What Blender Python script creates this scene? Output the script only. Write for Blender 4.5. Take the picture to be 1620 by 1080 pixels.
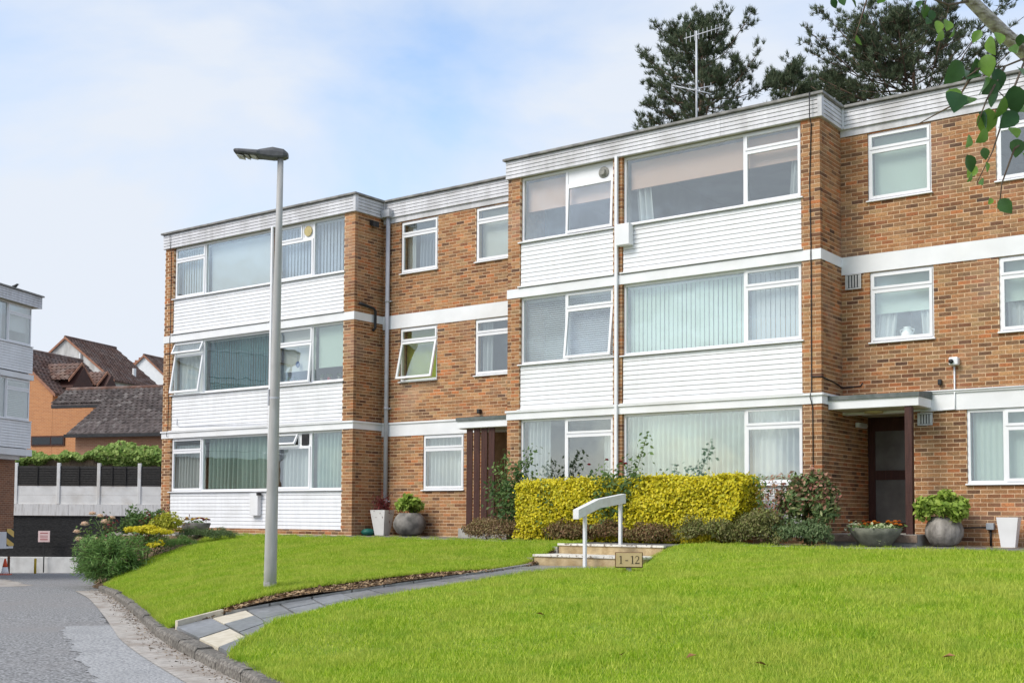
import bpy, bmesh, math, random
import numpy as np
from mathutils import Vector, Matrix

random.seed(7)
rng = np.random.default_rng(7)
for o in list(bpy.data.objects):
    bpy.data.objects.remove(o)
scn = bpy.context.scene
COL = scn.collection
R = math.radians

# ------------------------------------------------------------------ camera
CAM = Vector((27.1555, -20.4401, 0.4508))
ya, pi_, ro = R(36.6682), R(2.8873), R(0.3177)
_R = Vector((math.cos(ya), math.sin(ya), 0)); _F0 = Vector((-math.sin(ya), math.cos(ya), 0)); _U0 = Vector((0, 0, 1))
_F = _F0 * math.cos(pi_) + _U0 * math.sin(pi_); _U = -_F0 * math.sin(pi_) + _U0 * math.cos(pi_)
_R2 = _R * math.cos(ro) + _U * math.sin(ro); _U2 = -_R * math.sin(ro) + _U * math.cos(ro)
cd = bpy.data.cameras.new('camera'); cam = bpy.data.objects.new('camera', cd); COL.objects.link(cam)
cd.sensor_width = 36; cd.lens = 42.008; cd.shift_y = 0.11111
cd.clip_start = 0.1; cd.clip_end = 3000
cam.matrix_world = Matrix(((_R2.x, _U2.x, -_F.x, CAM.x), (_R2.y, _U2.y, -_F.y, CAM.y), (_R2.z, _U2.z, -_F.z, CAM.z), (0, 0, 0, 1)))
scn.camera = cam

# ------------------------------------------------------------------ sky, sun, exposure
SUN_AZ = Vector((-0.42, -1.0, 0)).normalized()      # direction towards the sun, on the ground
SUN_EL = R(44)
wd = bpy.data.worlds.new('World'); scn.world = wd; wd.use_nodes = True
nt = wd.node_tree; N = nt.nodes; L = nt.links; N.clear()
out = N.new('ShaderNodeOutputWorld'); bg = N.new('ShaderNodeBackground'); bg.inputs['Strength'].default_value = 0.09
sky = N.new('ShaderNodeTexSky'); sky.sky_type = 'NISHITA'; sky.sun_disc = False
sky.sun_elevation = SUN_EL; sky.sun_rotation = math.atan2(SUN_AZ.x, SUN_AZ.y)
sky.air_density = 1.0; sky.dust_density = 1.5; sky.ozone_density = 1.6
tc = N.new('ShaderNodeTexCoord')
mp = N.new('ShaderNodeMapping'); mp.inputs['Scale'].default_value = (1.0, 1.0, 2.6); mp.inputs['Location'].default_value = (0.3, 0.1, 0.0)
n1 = N.new('ShaderNodeTexNoise'); n1.inputs['Scale'].default_value = 2.1; n1.inputs['Detail'].default_value = 7; n1.inputs['Roughness'].default_value = 0.52; n1.inputs['Distortion'].default_value = 0.35
cr = N.new('ShaderNodeValToRGB'); cr.color_ramp.elements[0].position = 0.35; cr.color_ramp.elements[0].color = (0.10, 0.10, 0.10, 1)
cr.color_ramp.elements[1].position = 0.57; cr.color_ramp.elements[1].color = (0.97, 0.97, 0.97, 1)
sx = N.new('ShaderNodeSeparateXYZ')
hz = N.new('ShaderNodeMapRange'); hz.inputs['From Min'].default_value = 0.02; hz.inputs['From Max'].default_value = 0.34; hz.inputs['To Min'].default_value = 0.45; hz.inputs['To Max'].default_value = 0.0
ad = N.new('ShaderNodeMath'); ad.operation = 'ADD'; ad.use_clamp = True
mx = N.new('ShaderNodeMixRGB'); mx.inputs['Color2'].default_value = (4.8, 5.15, 5.7, 1)
sk = N.new('ShaderNodeMixRGB'); sk.blend_type = 'MULTIPLY'; sk.inputs['Fac'].default_value = 1; sk.inputs['Color2'].default_value = (1.62, 1.68, 1.70, 1)
L.new(tc.outputs['Generated'], mp.inputs['Vector']); L.new(mp.outputs['Vector'], n1.inputs['Vector']); L.new(n1.outputs['Fac'], cr.inputs['Fac'])
L.new(tc.outputs['Generated'], sx.inputs['Vector']); L.new(sx.outputs['Z'], hz.inputs['Value'])
L.new(cr.outputs['Color'], ad.inputs[0]); L.new(hz.outputs['Result'], ad.inputs[1])
L.new(sky.outputs['Color'], sk.inputs['Color1']); L.new(sk.outputs['Color'], mx.inputs['Color1']); L.new(ad.outputs['Value'], mx.inputs['Fac'])
L.new(mx.outputs['Color'], bg.inputs['Color']); L.new(bg.outputs['Background'], out.inputs['Surface'])
sd = bpy.data.lights.new('sun', 'SUN'); sd.energy = 1.5; sd.angle = R(25); sd.color = (1.0, 0.95, 0.88)
so = bpy.data.objects.new('sun', sd); COL.objects.link(so)
sdir = SUN_AZ * math.cos(SUN_EL) + Vector((0, 0, math.sin(SUN_EL)))
so.rotation_euler = sdir.to_track_quat('Z', 'Y').to_euler(); so.location = (10, -40, 40)
vs = scn.view_settings; vs.view_transform = 'Standard'; vs.look = 'None'; vs.gamma = 1; vs.use_curve_mapping = False; vs.exposure = 0.9

# ------------------------------------------------------------------ helpers
def newmat(name):
    m = bpy.data.materials.new(name); m.use_nodes = True
    t = m.node_tree; b = t.nodes['Principled BSDF']
    return m, t, b
def mat(name, c1, c2=None, scale=6.0, rough=0.7, bump=0.0, bscale=None, detail=5, spec=0.3, metal=0.0, stretch=(1, 1, 1), lo=0.35, hi=0.65, c3=None, s3=0.6, k3=0.35):
    m, t, b = newmat(name); n = t.nodes; l = t.links
    b.inputs['Roughness'].default_value = rough; b.inputs['Specular IOR Level'].default_value = spec; b.inputs['Metallic'].default_value = metal
    g = n.new('ShaderNodeNewGeometry')
    if c2 is None:
        b.inputs['Base Color'].default_value = (*c1, 1)
    else:
        mpn = n.new('ShaderNodeMapping'); mpn.inputs['Scale'].default_value = stretch; l.new(g.outputs['Position'], mpn.inputs['Vector'])
        ns = n.new('ShaderNodeTexNoise'); ns.inputs['Scale'].default_value = scale; ns.inputs['Detail'].default_value = detail; l.new(mpn.outputs['Vector'], ns.inputs['Vector'])
        r = n.new('ShaderNodeValToRGB'); r.color_ramp.elements[0].position = lo; r.color_ramp.elements[1].position = hi
        r.color_ramp.elements[0].color = (*c1, 1); r.color_ramp.elements[1].color = (*c2, 1); l.new(ns.outputs['Fac'], r.inputs['Fac'])
        src = r.outputs['Color']
        if c3 is not None:
            n3 = n.new('ShaderNodeTexNoise'); n3.inputs['Scale'].default_value = s3; n3.inputs['Detail'].default_value = 4; l.new(g.outputs['Position'], n3.inputs['Vector'])
            r3 = n.new('ShaderNodeMapRange'); r3.inputs['From Min'].default_value = 0.48; r3.inputs['From Max'].default_value = 0.68; r3.inputs['To Max'].default_value = k3; l.new(n3.outputs['Fac'], r3.inputs['Value'])
            x = n.new('ShaderNodeMixRGB'); x.inputs['Color2'].default_value = (*c3, 1); l.new(r3.outputs['Result'], x.inputs['Fac']); l.new(src, x.inputs['Color1']); src = x.outputs['Color']
        l.new(src, b.inputs['Base Color'])
    if bump:
        nb = n.new('ShaderNodeTexNoise'); nb.inputs['Scale'].default_value = bscale or scale * 4; nb.inputs['Detail'].default_value = 4; l.new(g.outputs['Position'], nb.inputs['Vector'])
        bp = n.new('ShaderNodeBump'); bp.inputs['Strength'].default_value = bump; bp.inputs['Distance'].default_value = 0.02; l.new(nb.outputs['Fac'], bp.inputs['Height']); l.new(bp.outputs['Normal'], b.inputs['Normal'])
    return m
def island_mat(name, cols, rough=0.7, grain=0.25, gscale=40, spec=0.2, trans=0.0, stain=None, bump=0.0, sscale=0.7, slo=0.5, shi=0.75, drift=0.0):
    """colour picked per piece (separate islands or separate objects) from a list of (position, colour)"""
    m, t, b = newmat(name); n = t.nodes; l = t.links
    b.inputs['Roughness'].default_value = rough; b.inputs['Specular IOR Level'].default_value = spec
    g = n.new('ShaderNodeNewGeometry'); oi = n.new('ShaderNodeObjectInfo')
    a = n.new('ShaderNodeMath'); a.operation = 'ADD'; l.new(g.outputs['Random Per Island'], a.inputs[0]); l.new(oi.outputs['Random'], a.inputs[1])
    f = n.new('ShaderNodeMath'); f.operation = 'FRACT'; l.new(a.outputs[0], f.inputs[0])
    r = n.new('ShaderNodeValToRGB'); e = r.color_ramp.elements
    e[0].position = cols[0][0]; e[0].color = (*cols[0][1], 1); e[1].position = cols[-1][0]; e[1].color = (*cols[-1][1], 1)
    for p, c in cols[1:-1]:
        q = e.new(p); q.color = (*c, 1)
    l.new(f.outputs[0], r.inputs['Fac']); src = r.outputs['Color']
    if grain:
        ns = n.new('ShaderNodeTexNoise'); ns.inputs['Scale'].default_value = gscale; ns.inputs['Detail'].default_value = 3; l.new(g.outputs['Position'], ns.inputs['Vector'])
        mr = n.new('ShaderNodeMapRange'); mr.inputs['From Min'].default_value = 0.3; mr.inputs['From Max'].default_value = 0.7; mr.inputs['To Min'].default_value = 1 - grain; mr.inputs['To Max'].default_value = 1 + grain; l.new(ns.outputs['Fac'], mr.inputs['Value'])
        x = n.new('ShaderNodeMixRGB'); x.blend_type = 'MULTIPLY'; x.inputs['Fac'].default_value = 1; l.new(src, x.inputs['Color1']); l.new(mr.outputs['Result'], x.inputs['Color2']); src = x.outputs['Color']
        if bump:
            bp = n.new('ShaderNodeBump'); bp.inputs['Strength'].default_value = bump; bp.inputs['Distance'].default_value = 0.01; l.new(ns.outputs['Fac'], bp.inputs['Height']); l.new(bp.outputs['Normal'], b.inputs['Normal'])
    if stain is not None:
        ns = n.new('ShaderNodeTexNoise'); ns.inputs['Scale'].default_value = sscale; ns.inputs['Detail'].default_value = 5; l.new(g.outputs['Position'], ns.inputs['Vector'])
        mr = n.new('ShaderNodeMapRange'); mr.inputs['From Min'].default_value = slo; mr.inputs['From Max'].default_value = shi; mr.inputs['To Max'].default_value = 0.55; l.new(ns.outputs['Fac'], mr.inputs['Value'])
        x = n.new('ShaderNodeMixRGB'); x.inputs['Color2'].default_value = (*stain, 1); l.new(mr.outputs['Result'], x.inputs['Fac']); l.new(src, x.inputs['Color1']); src = x.outputs['Color']
    if drift:
        nd_ = n.new('ShaderNodeTexNoise'); nd_.inputs['Scale'].default_value = .38; nd_.inputs['Detail'].default_value = 6; nd_.inputs['Roughness'].default_value = .65; l.new(g.outputs['Position'], nd_.inputs['Vector'])
        rd = n.new('ShaderNodeValToRGB'); rd.color_ramp.elements[0].position = .3; rd.color_ramp.elements[1].position = .7; rd.color_ramp.elements[0].color = (1 - drift, 1 - drift, 1 - drift * .9, 1); rd.color_ramp.elements[1].color = (1 + drift * 1.1, 1 + drift * 1.2, 1 + drift * 1.3, 1); l.new(nd_.outputs['Fac'], rd.inputs['Fac'])
        xd = n.new('ShaderNodeMixRGB'); xd.blend_type = 'MULTIPLY'; xd.inputs['Fac'].default_value = 1; l.new(src, xd.inputs['Color1']); l.new(rd.outputs['Color'], xd.inputs['Color2']); src = xd.outputs['Color']
    l.new(src, b.inputs['Base Color'])
    if trans:
        tl = n.new('ShaderNodeBsdfTranslucent'); l.new(src, tl.inputs['Color'])
        mxs = n.new('ShaderNodeMixShader'); mxs.inputs['Fac'].default_value = trans
        l.new(b.outputs['BSDF'], mxs.inputs[1]); l.new(tl.outputs['BSDF'], mxs.inputs[2]); l.new(mxs.outputs['Shader'], n['Material Output'].inputs['Surface'])
    return m
def glass_mat(name, tint=(0.95, 0.98, 0.965), base=0.11, k=1.6):
    m, t, b = newmat(name); n = t.nodes; l = t.links; n.remove(b)
    tr = n.new('ShaderNodeBsdfTransparent'); tr.inputs['Color'].default_value = (*tint, 1)
    gl = n.new('ShaderNodeBsdfGlossy'); gl.inputs['Roughness'].default_value = 0.015; gl.inputs['Color'].default_value = (0.95, 0.98, 1.0, 1)
    g = n.new('ShaderNodeNewGeometry'); ns = n.new('ShaderNodeTexNoise'); ns.inputs['Scale'].default_value = 1.3; l.new(g.outputs['Position'], ns.inputs['Vector'])
    bp = n.new('ShaderNodeBump'); bp.inputs['Strength'].default_value = 0.05; bp.inputs['Distance'].default_value = 0.08; l.new(ns.outputs['Fac'], bp.inputs['Height']); l.new(bp.outputs['Normal'], gl.inputs['Normal'])
    ma = n.new('ShaderNodeMath'); ma.operation = 'MULTIPLY_ADD'; ma.inputs[1].default_value = k; ma.inputs[2].default_value = base; ma.use_clamp = True
    dt = n.new('ShaderNodeVectorMath'); dt.operation = 'DOT_PRODUCT'; l.new(g.outputs['Incoming'], dt.inputs[0]); l.new(g.outputs['Normal'], dt.inputs[1])
    ab = n.new('ShaderNodeMath'); ab.operation = 'ABSOLUTE'; l.new(dt.outputs['Value'], ab.inputs[0])
    om = n.new('ShaderNodeMath'); om.operation = 'SUBTRACT'; om.inputs[0].default_value = 1; l.new(ab.outputs[0], om.inputs[1])
    pw = n.new('ShaderNodeMath'); pw.operation = 'POWER'; pw.inputs[1].default_value = 5; l.new(om.outputs[0], pw.inputs[0])
    sc = n.new('ShaderNodeMath'); sc.operation = 'MULTIPLY_ADD'; sc.inputs[1].default_value = 0.96; sc.inputs[2].default_value = 0.04; l.new(pw.outputs[0], sc.inputs[0])
    l.new(sc.outputs[0], ma.inputs[0])
    mxs = n.new('ShaderNodeMixShader'); l.new(ma.outputs[0], mxs.inputs['Fac']); l.new(tr.outputs[0], mxs.inputs[1]); l.new(gl.outputs[0], mxs.inputs[2])
    l.new(mxs.outputs[0], n['Material Output'].inputs['Surface'])
    return m

class MB:
    """collects boxes, prisms and tubes of ONE piece"""
    def __init__(s): s.v = []; s.f = []
    def add(s, vs, fs):
        k = len(s.v); s.v += [tuple(p) for p in vs]; s.f += [tuple(i + k for i in f) for f in fs]; return s
    def box(s, fr, x0, x1, y0, y1, z0, z1):
        P = [fr(x, y, z) for z in (z0, z1) for y in (y0, y1) for x in (x0, x1)]
        return s.add(P, [(0, 2, 3, 1), (4, 5, 7, 6), (0, 1, 5, 4), (2, 6, 7, 3), (0, 4, 6, 2), (1, 3, 7, 5)])
    def prism(s, poly, d):
        """poly: list of 3d points; extruded by the vector d"""
        n = len(poly); d = Vector(d); P = [Vector(p) for p in poly]
        return s.add(P + [p + d for p in P], [tuple(range(n))[::-1], tuple(range(n, 2 * n))] + [(i, (i + 1) % n, n + (i + 1) % n, n + i) for i in range(n)])
    def tube(s, pts, rad, seg=8, cap=True):
        P = [Vector(p) for p in pts]; n = len(P); rad = rad if isinstance(rad, (list, tuple)) else [rad] * n; k = len(s.v); up = None
        for i in range(n):
            t = (P[min(i + 1, n - 1)] - P[max(i - 1, 0)]).normalized()
            if up is None: up = t.orthogonal().normalized()
            up = (up - t * up.dot(t)); up = up.normalized() if up.length > 1e-6 else t.orthogonal().normalized()
            w = t.cross(up)
            for j in range(seg):
                a = 2 * math.pi * j / seg; s.v.append(tuple(P[i] + (up * math.cos(a) + w * math.sin(a)) * rad[i]))
        for i in range(n - 1):
            for j in range(seg):
                s.f.append((k + i * seg + j, k + i * seg + (j + 1) % seg, k + (i + 1) * seg + (j + 1) % seg, k + (i + 1) * seg + j))
        if cap:
            s.f.append(tuple(k + j for j in range(seg))[::-1]); s.f.append(tuple(k + (n - 1) * seg + j for j in range(seg)))
        return s
    def lathe(s, c, prof, seg=24, sq=None):
        """prof: (radius, z) pairs; seg=4 with sq gives square pots"""
        k = len(s.v); n = len(prof); off = math.pi / seg if sq else 0; rot = sq or 0
        for r, z in prof:
            for j in range(seg):
                a = 2 * math.pi * j / seg + off + rot; s.v.append((c[0] + r * math.cos(a), c[1] + r * math.sin(a), c[2] + z))
        for i in range(n - 1):
            for j in range(seg):
                s.f.append((k + i * seg + j, k + i * seg + (j + 1) % seg, k + (i + 1) * seg + (j + 1) % seg, k + (i + 1) * seg + j))
        s.f.append(tuple(k + j for j in range(seg))[::-1]); s.f.append(tuple(k + (n - 1) * seg + j for j in range(seg)))
        return s
ORG = {}
def thing(name, label, cat, loc=(0, 0, 0), group=None):
    o = bpy.data.objects.new(name, None); COL.objects.link(o); o.location = loc; o.empty_display_size = 0.1
    o['label'] = label; o['category'] = cat
    if group: o['group'] = group
    ORG[o.name] = Vector(loc); return o
def tag(o, label, cat, group=None):
    o['label'] = label; o['category'] = cat
    if group: o['group'] = group
    return o
def org(p):
    return ORG.get(p.name, Vector((0, 0, 0))) if p else Vector((0, 0, 0))
def link(name, me, parent):
    o = bpy.data.objects.new(name, me); COL.objects.link(o)
    if parent: o.parent = parent
    ORG[o.name] = org(parent); return o
def build(name, mb, m, parent=None, smooth=False, bevel=0.0):
    og = org(parent); me = bpy.data.meshes.new(name)
    me.from_pydata([(p[0] - og.x, p[1] - og.y, p[2] - og.z) for p in mb.v], [], mb.f); me.materials.append(m)
    if smooth:
        for p in me.polygons: p.use_smooth = True
    o = link(name, me, parent)
    if bevel:
        b = o.modifiers.new('bevel', 'BEVEL'); b.width = bevel; b.segments = 2; b.limit_method = 'ANGLE'
    return o
def npmesh(name, V, F, m, parent=None, smooth=False):
    """V (n,3) float array, F (k,3) int array"""
    og = org(parent); V = np.asarray(V, np.float32) - np.array(og, np.float32); F = np.asarray(F, np.int32)
    me = bpy.data.meshes.new(name); me.vertices.add(len(V)); me.vertices.foreach_set('co', V.ravel())
    k = F.shape[1]; me.loops.add(F.size); me.loops.foreach_set('vertex_index', F.ravel())
    me.polygons.add(len(F)); me.polygons.foreach_set('loop_start', np.arange(0, F.size, k, dtype=np.int32)); me.polygons.foreach_set('loop_total', np.full(len(F), k, np.int32))
    me.update(calc_edges=True); me.materials.append(m)
    if smooth: me.polygons.foreach_set('use_smooth', np.ones(len(F), bool))
    return link(name, me, parent)
def structure(o):
    o['kind'] = 'structure'; return o
def frame(O, ex):
    O = Vector(O); ex = Vector((ex[0], ex[1], 0)).normalized(); iy = Vector((-ex.y, ex.x, 0))     # iy points into the wall
    def fr(x, y, z): return O + ex * x + iy * y + Vector((0, 0, z))
    fr.O, fr.ex, fr.iy = O, ex, iy
    return fr
W = frame((0, 0, 0), (1, 0, 0))

# ------------------------------------------------------------------ materials
BRICKS = [(0.0, (0.25, 0.105, 0.048)), (0.14, (0.335, 0.15, 0.07)), (0.28, (0.185, 0.078, 0.04)), (0.42, (0.37, 0.185, 0.09)), (0.56, (0.26, 0.132, 0.07)),
          (0.68, (0.125, 0.06, 0.037)), (0.79, (0.33, 0.19, 0.10)), (0.90, (0.40, 0.135, 0.055)), (1.0, (0.08, 0.045, 0.033))]
BRICKS = [(p, (c[0] * 1.13, c[1] * 1.2, c[2] * 1.1)) for p, c in BRICKS]
M_brick = island_mat('brick_face', BRICKS, rough=0.85, grain=0.28, gscale=55, stain=(0.44, 0.30, 0.22), sscale=0.8, slo=0.54, shi=0.8, bump=0.35, drift=0.3)
M_mortar = mat('mortar', (0.60, 0.415, 0.25), (0.74, 0.54, 0.36), 9, 0.95, 0.3)
M_white = mat('white_painted_band', (0.76, 0.765, 0.77), (0.82, 0.82, 0.82), 2.5, 0.6, 0.05, c3=(0.60, 0.58, 0.54), s3=0.9, k3=0.35)
M_board = mat('white_board', (0.77, 0.772, 0.78), (0.83, 0.835, 0.845), 2.2, 0.42, 0.03, stretch=(5, 5, 0.7), spec=0.4, c3=(0.62, 0.615, 0.60), s3=1.1, k3=0.4)
M_fascia = mat('weathered_white_board', (0.56, 0.555, 0.57), (0.68, 0.675, 0.69), 1.6, 0.5, 0.03, stretch=(5, 5, 0.5), c3=(0.36, 0.35, 0.33), s3=1.3, k3=0.6)
M_upvc = mat('white_window_frame', (0.82, 0.82, 0.825), (0.78, 0.78, 0.79), 2.0, 0.3, spec=0.45)
M_soffit = mat('soffit', (0.36, 0.33, 0.22), (0.48, 0.45, 0.34), 4, 0.8)
M_cop = mat('grey_roof_edge', (0.17, 0.165, 0.155), (0.30, 0.29, 0.27), 6, 0.65, 0.2)
M_felt = mat('roof_felt', (0.10, 0.10, 0.10), (0.16, 0.16, 0.155), 3, 0.9, 0.3)
M_glass = glass_mat('window_glass')
M_glassd = glass_mat('door_glass', tint=(0.35, 0.37, 0.38), base=0.03, k=1.0)
M_room = mat('room_wall', (0.30, 0.29, 0.27), (0.36, 0.35, 0.33), 1.5, 0.9)
M_pipe = mat('grey_pipe', (0.42, 0.43, 0.46), (0.50, 0.51, 0.54), 5, 0.45)
M_black = mat('black_plastic', (0.018, 0.018, 0.02), (0.035, 0.035, 0.036), 8, 0.5)
M_brown = mat('brown_stained_timber', (0.045, 0.018, 0.014), (0.075, 0.03, 0.022), 9, 0.6, 0.2, stretch=(6, 6, 0.4))
M_conc = mat('concrete', (0.30, 0.285, 0.25), (0.42, 0.40, 0.36), 7, 0.9, 0.35, c3=(0.2, 0.19, 0.165), s3=1.5, k3=0.5)
M_vent = mat('vent_grille', (0.50, 0.50, 0.49), (0.6, 0.6, 0.59), 9, 0.6)
M_ventd = mat('vent_slot', (0.10, 0.10, 0.10))
# ================================================================== GROUND
from mathutils.geometry import delaunay_2d_cdt
ZD = [(-300, -0.9), (0, -0.98), (12, -1.01), (25, -1.10), (33, -1.37), (42, -1.68), (50, -2.03), (58, -2.12), (900, -2.12)]
def zroad(x, y):
    d = (x - CAM.x) * _F0.x + (y - CAM.y) * _F0.y
    return np.interp(d, [a for a, _ in ZD], [b for _, b in ZD])
M_asph = mat('worn_asphalt', (0.10, 0.097, 0.095), (0.36, 0.355, 0.35), 36, 0.8, 0.5, bscale=90, detail=9, spec=0.4, lo=0.38, hi=0.62, c3=(0.24, 0.225, 0.215), s3=0.55, k3=0.75)
M_patch = mat('pale_asphalt_patch', (0.20, 0.20, 0.205), (0.47, 0.465, 0.455), 36, 0.8, 0.45, bscale=90, detail=8, c3=(0.20, 0.2, 0.2), s3=1.3, k3=0.4)
M_gutter = mat('pale_gutter_concrete', (0.33, 0.30, 0.265), (0.47, 0.43, 0.385), 12, 0.85, 0.5, bscale=60, c3=(0.22, 0.17, 0.13), s3=2.2, k3=0.6)
M_kerb = mat('granite_kerb', (0.09, 0.08, 0.068), (0.28, 0.255, 0.22), 30, 0.9, 0.8, bscale=60, detail=7, c3=(0.08, 0.075, 0.065), s3=1.8, k3=0.6)
M_soil = mat('bark_soil', (0.06, 0.04, 0.028), (0.24, 0.155, 0.085), 28, 0.95, 1.0, bscale=40, detail=7)
M_turf = mat('turf', (0.16, 0.25, 0.016), (0.26, 0.35, 0.03), 7, 0.95, 0.6, bscale=45, c3=(0.22, 0.25, 0.06), s3=0.7, k3=0.5)
M_far = mat('far_ground', (0.10, 0.13, 0.05), (0.16, 0.17, 0.08), 0.3, 0.95)
M_slab = island_mat('wet_paving', [(0, (0.175, 0.18, 0.19)), (0.3, (0.23, 0.235, 0.245)), (0.6, (0.20, 0.205, 0.21)), (0.85, (0.25, 0.25, 0.25)), (1, (0.16, 0.165, 0.17))], rough=0.38, grain=0.25, gscale=16, spec=0.4, stain=(0.11, 0.115, 0.10), sscale=1.3, slo=0.48, shi=0.7)
M_slabc = mat('cream_paving', (0.50, 0.44, 0.33), (0.60, 0.54, 0.43), 9, 0.7, 0.2)
M_terr = mat('terrace_paving', (0.13, 0.125, 0.115), (0.22, 0.21, 0.20), 5, 0.75, 0.3, c3=(0.085, 0.085, 0.075), s3=1.2, k3=0.6)
M_step = mat('sandstone_step', (0.36, 0.255, 0.13), (0.52, 0.40, 0.23), 6, 0.9, 0.35, c3=(0.20, 0.15, 0.09), s3=2.6, k3=0.6)
M_nose = mat('flaking_white_paint', (0.72, 0.68, 0.60), (0.22, 0.18, 0.14), 14, 0.8, 0.3, lo=0.54, hi=0.62)

def sheet(name, X, Y, zf, m, parent=None):
    gx, gy = np.meshgrid(X, Y, indexing='ij'); V = np.stack([gx, gy, zf(gx, gy)], -1).reshape(-1, 3); a, b = len(X), len(Y)
    i, j = np.meshgrid(np.arange(a - 1), np.arange(b - 1), indexing='ij'); k = (i * b + j).ravel()
    return npmesh(name, V, np.stack([k, k + b, k + b + 1, k + 1], -1), m, parent, True)
far = np.concatenate([np.array([-1500, -800, -400, -200, -120]), np.arange(-90, 91, 3), np.array([120, 200, 400, 800, 1500])])
structure(sheet('ground', far, far, lambda x, y: zroad(x, y) - 0.10, M_far))
# the drive: everything on the road side of the kerb
KERB = [(31, -20.3), (27, -18.0), (24, -16.1), (22, -14.95), (19.86, -13.72), (18.5, -13.05), (17.2, -12.4), (15.54, -11.5), (14.38, -10.78), (12.24, -9.45), (10.1, -8.15), (8.07, -6.94), (6.13, -5.95)]
def resample(P, step):
    P = [Vector((p[0], p[1], 0)) for p in P]; out = [P[0].copy()]; acc = 0
    for a, b in zip(P[:-1], P[1:]):
        l = (b - a).length; t = step - acc
        while t <= l:
            out.append(a + (b - a) * (t / l)); t += step
        acc = (acc + l) % step if l >= step - acc else acc + l
    return out
def smooth_line(P, n=3):
    P = [Vector((p[0], p[1], 0)) for p in P]
    for _ in range(n):
        Q = [P[0]]
        for a, b in zip(P[:-1], P[1:]): Q += [a * .75 + b * .25, a * .25 + b * .75]
        P = Q + [P[-1]]
    return P
KL = resample(smooth_line(KERB, 2), 0.3)
def offs(P, d):
    out = []
    for i, p in enumerate(P):
        t = (P[min(i + 1, len(P) - 1)] - P[max(i - 1, 0)]).normalized(); out.append(p + Vector((-t.y, t.x, 0)) * d)
    return out
def ribbon(name, A, B, za, zb, m, parent=None):
    V = [(p.x, p.y, za(p.x, p.y)) for p in A] + [(p.x, p.y, zb(p.x, p.y)) for p in B]; n = len(A)
    return npmesh(name, V, np.array([(i, i + 1, n + i + 1, n + i) for i in range(n - 1)]), m, parent, True)
# kerb line runs from right to left; its left-hand side (positive offset is -> towards the road)
sgn = 1 if (offs(KL, 1)[5] - KL[5]).dot(Vector((-1, -2, 0))) > 0 else -1
road_edge = offs(KL, sgn * 0.14)
xs = np.arange(-60, 60.1, 0.8); ys = np.arange(-60, 40.1, 0.8)
structure(sheet('road', xs, ys, lambda x, y: zroad(x, y), M_asph))
gt = ribbon('gutter', road_edge, offs(KL, sgn * 0.57), lambda x, y: float(zroad(x, y)) + .013, lambda x, y: float(zroad(x, y)) + .011, M_gutter); structure(gt)
def poly_sheet(name, pts, zf, m, step=0.4, parent=None, skirt=0):
    pts = [Vector((p[0], p[1])) for p in pts]; n = len(pts)
    # densify boundary
    B = []
    for i in range(n):
        a, b = pts[i], pts[(i + 1) % n]; k = max(1, int((b - a).length / step))
        B += [a + (b - a) * (j / k) for j in range(k)]
    nb = len(B); xs_ = [p.x for p in B]; ys_ = [p.y for p in B]
    I = [Vector((x + random.uniform(-.1, .1) * step, y + random.uniform(-.1, .1) * step)) for x in np.arange(min(xs_), max(xs_), step) for y in np.arange(min(ys_), max(ys_), step)]
    vs_, es_, fs_, _, _, _ = delaunay_2d_cdt(B + I, [(i, (i + 1) % nb) for i in range(nb)], [list(range(nb))], 1, 1e-4)
    V = np.array([(p.x, p.y, 0) for p in vs_]); V[:, 2] = zf(V[:, 0], V[:, 1]); F = []
    for f in fs_:
        for i in range(1, len(f) - 1): F.append((f[0], f[i], f[i + 1]))
    o = npmesh(name, V, np.array(F), m, parent, True)
    if skirt:
        bx = np.array(xs_); by = np.array(ys_); bz = zf(bx, by); k_ = np.arange(nb); k2 = (k_ + 1) % nb
        SV = np.concatenate([np.stack([bx, by, bz], 1), np.stack([bx, by, bz - skirt], 1)]); s_ = npmesh('cut_edge', SV, np.stack([k_, k2, nb + k2, nb + k_], 1), M_soil, o)
    return o, V, np.array(F)
def rough_poly(P, step=.12, j=.035):
    P = [Vector((x, y)) for x, y in P]; o = []
    for i, a in enumerate(P):
        b = P[(i + 1) % len(P)]; k = max(1, int((b - a).length / step)); o += [tuple(a + (b - a) * (q / k) + Vector((random.gauss(0, j), random.gauss(0, j)))) for q in range(k)]
    return o
pt, _, _ = poly_sheet('road_patch', rough_poly([(13.01, -11.31), (13.24, -10.88), (13.44, -10.58), (15.36, -11.66), (17.22, -12.69), (18.99, -13.73), (20.78, -14.84), (20.15, -15.33), (18.06, -14.24), (16.34, -13.28)]), lambda x, y: zroad(x, y) + 0.005, M_patch, .5); structure(pt)
M_tar = mat('dark_tar_repair', (0.055, 0.054, 0.052), (0.16, 0.155, 0.15), 24, 0.7, 1.0, bscale=55, detail=8)
dk_, _, _ = poly_sheet('road_repair', rough_poly([(11.6, -9.75), (12.9, -10.55), (13.3, -10.45), (12.2, -9.55)], .1, .05), lambda x, y: zroad(x, y) + 0.004, M_tar, .5); structure(dk_)
dk_, _, _ = poly_sheet('road_repair', rough_poly([(-6, -1.2), (2.6, -5.4), (3.4, -6.3), (2.2, -6.6), (-7.5, -2.3)], .2, .09), lambda x, y: zroad(x, y) + 0.004, M_gutter, .6); structure(dk_)
nG = 2600; gi = rng.integers(0, len(KL) - 1, nG); gq = rng.uniform(0, 1, nG); go = sgn * (.15 + np.abs(rng.normal(0, .12, nG))); GP = []
for i_, q_, o_ in zip(gi, gq, go):
    a_, b_ = KL[i_], KL[i_ + 1]; t_ = (b_ - a_).normalized(); p_ = a_.lerp(b_, q_) + Vector((-t_.y, t_.x, 0)) * o_; GP.append((p_.x, p_.y, float(zroad(p_.x, p_.y)) + .016))
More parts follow.
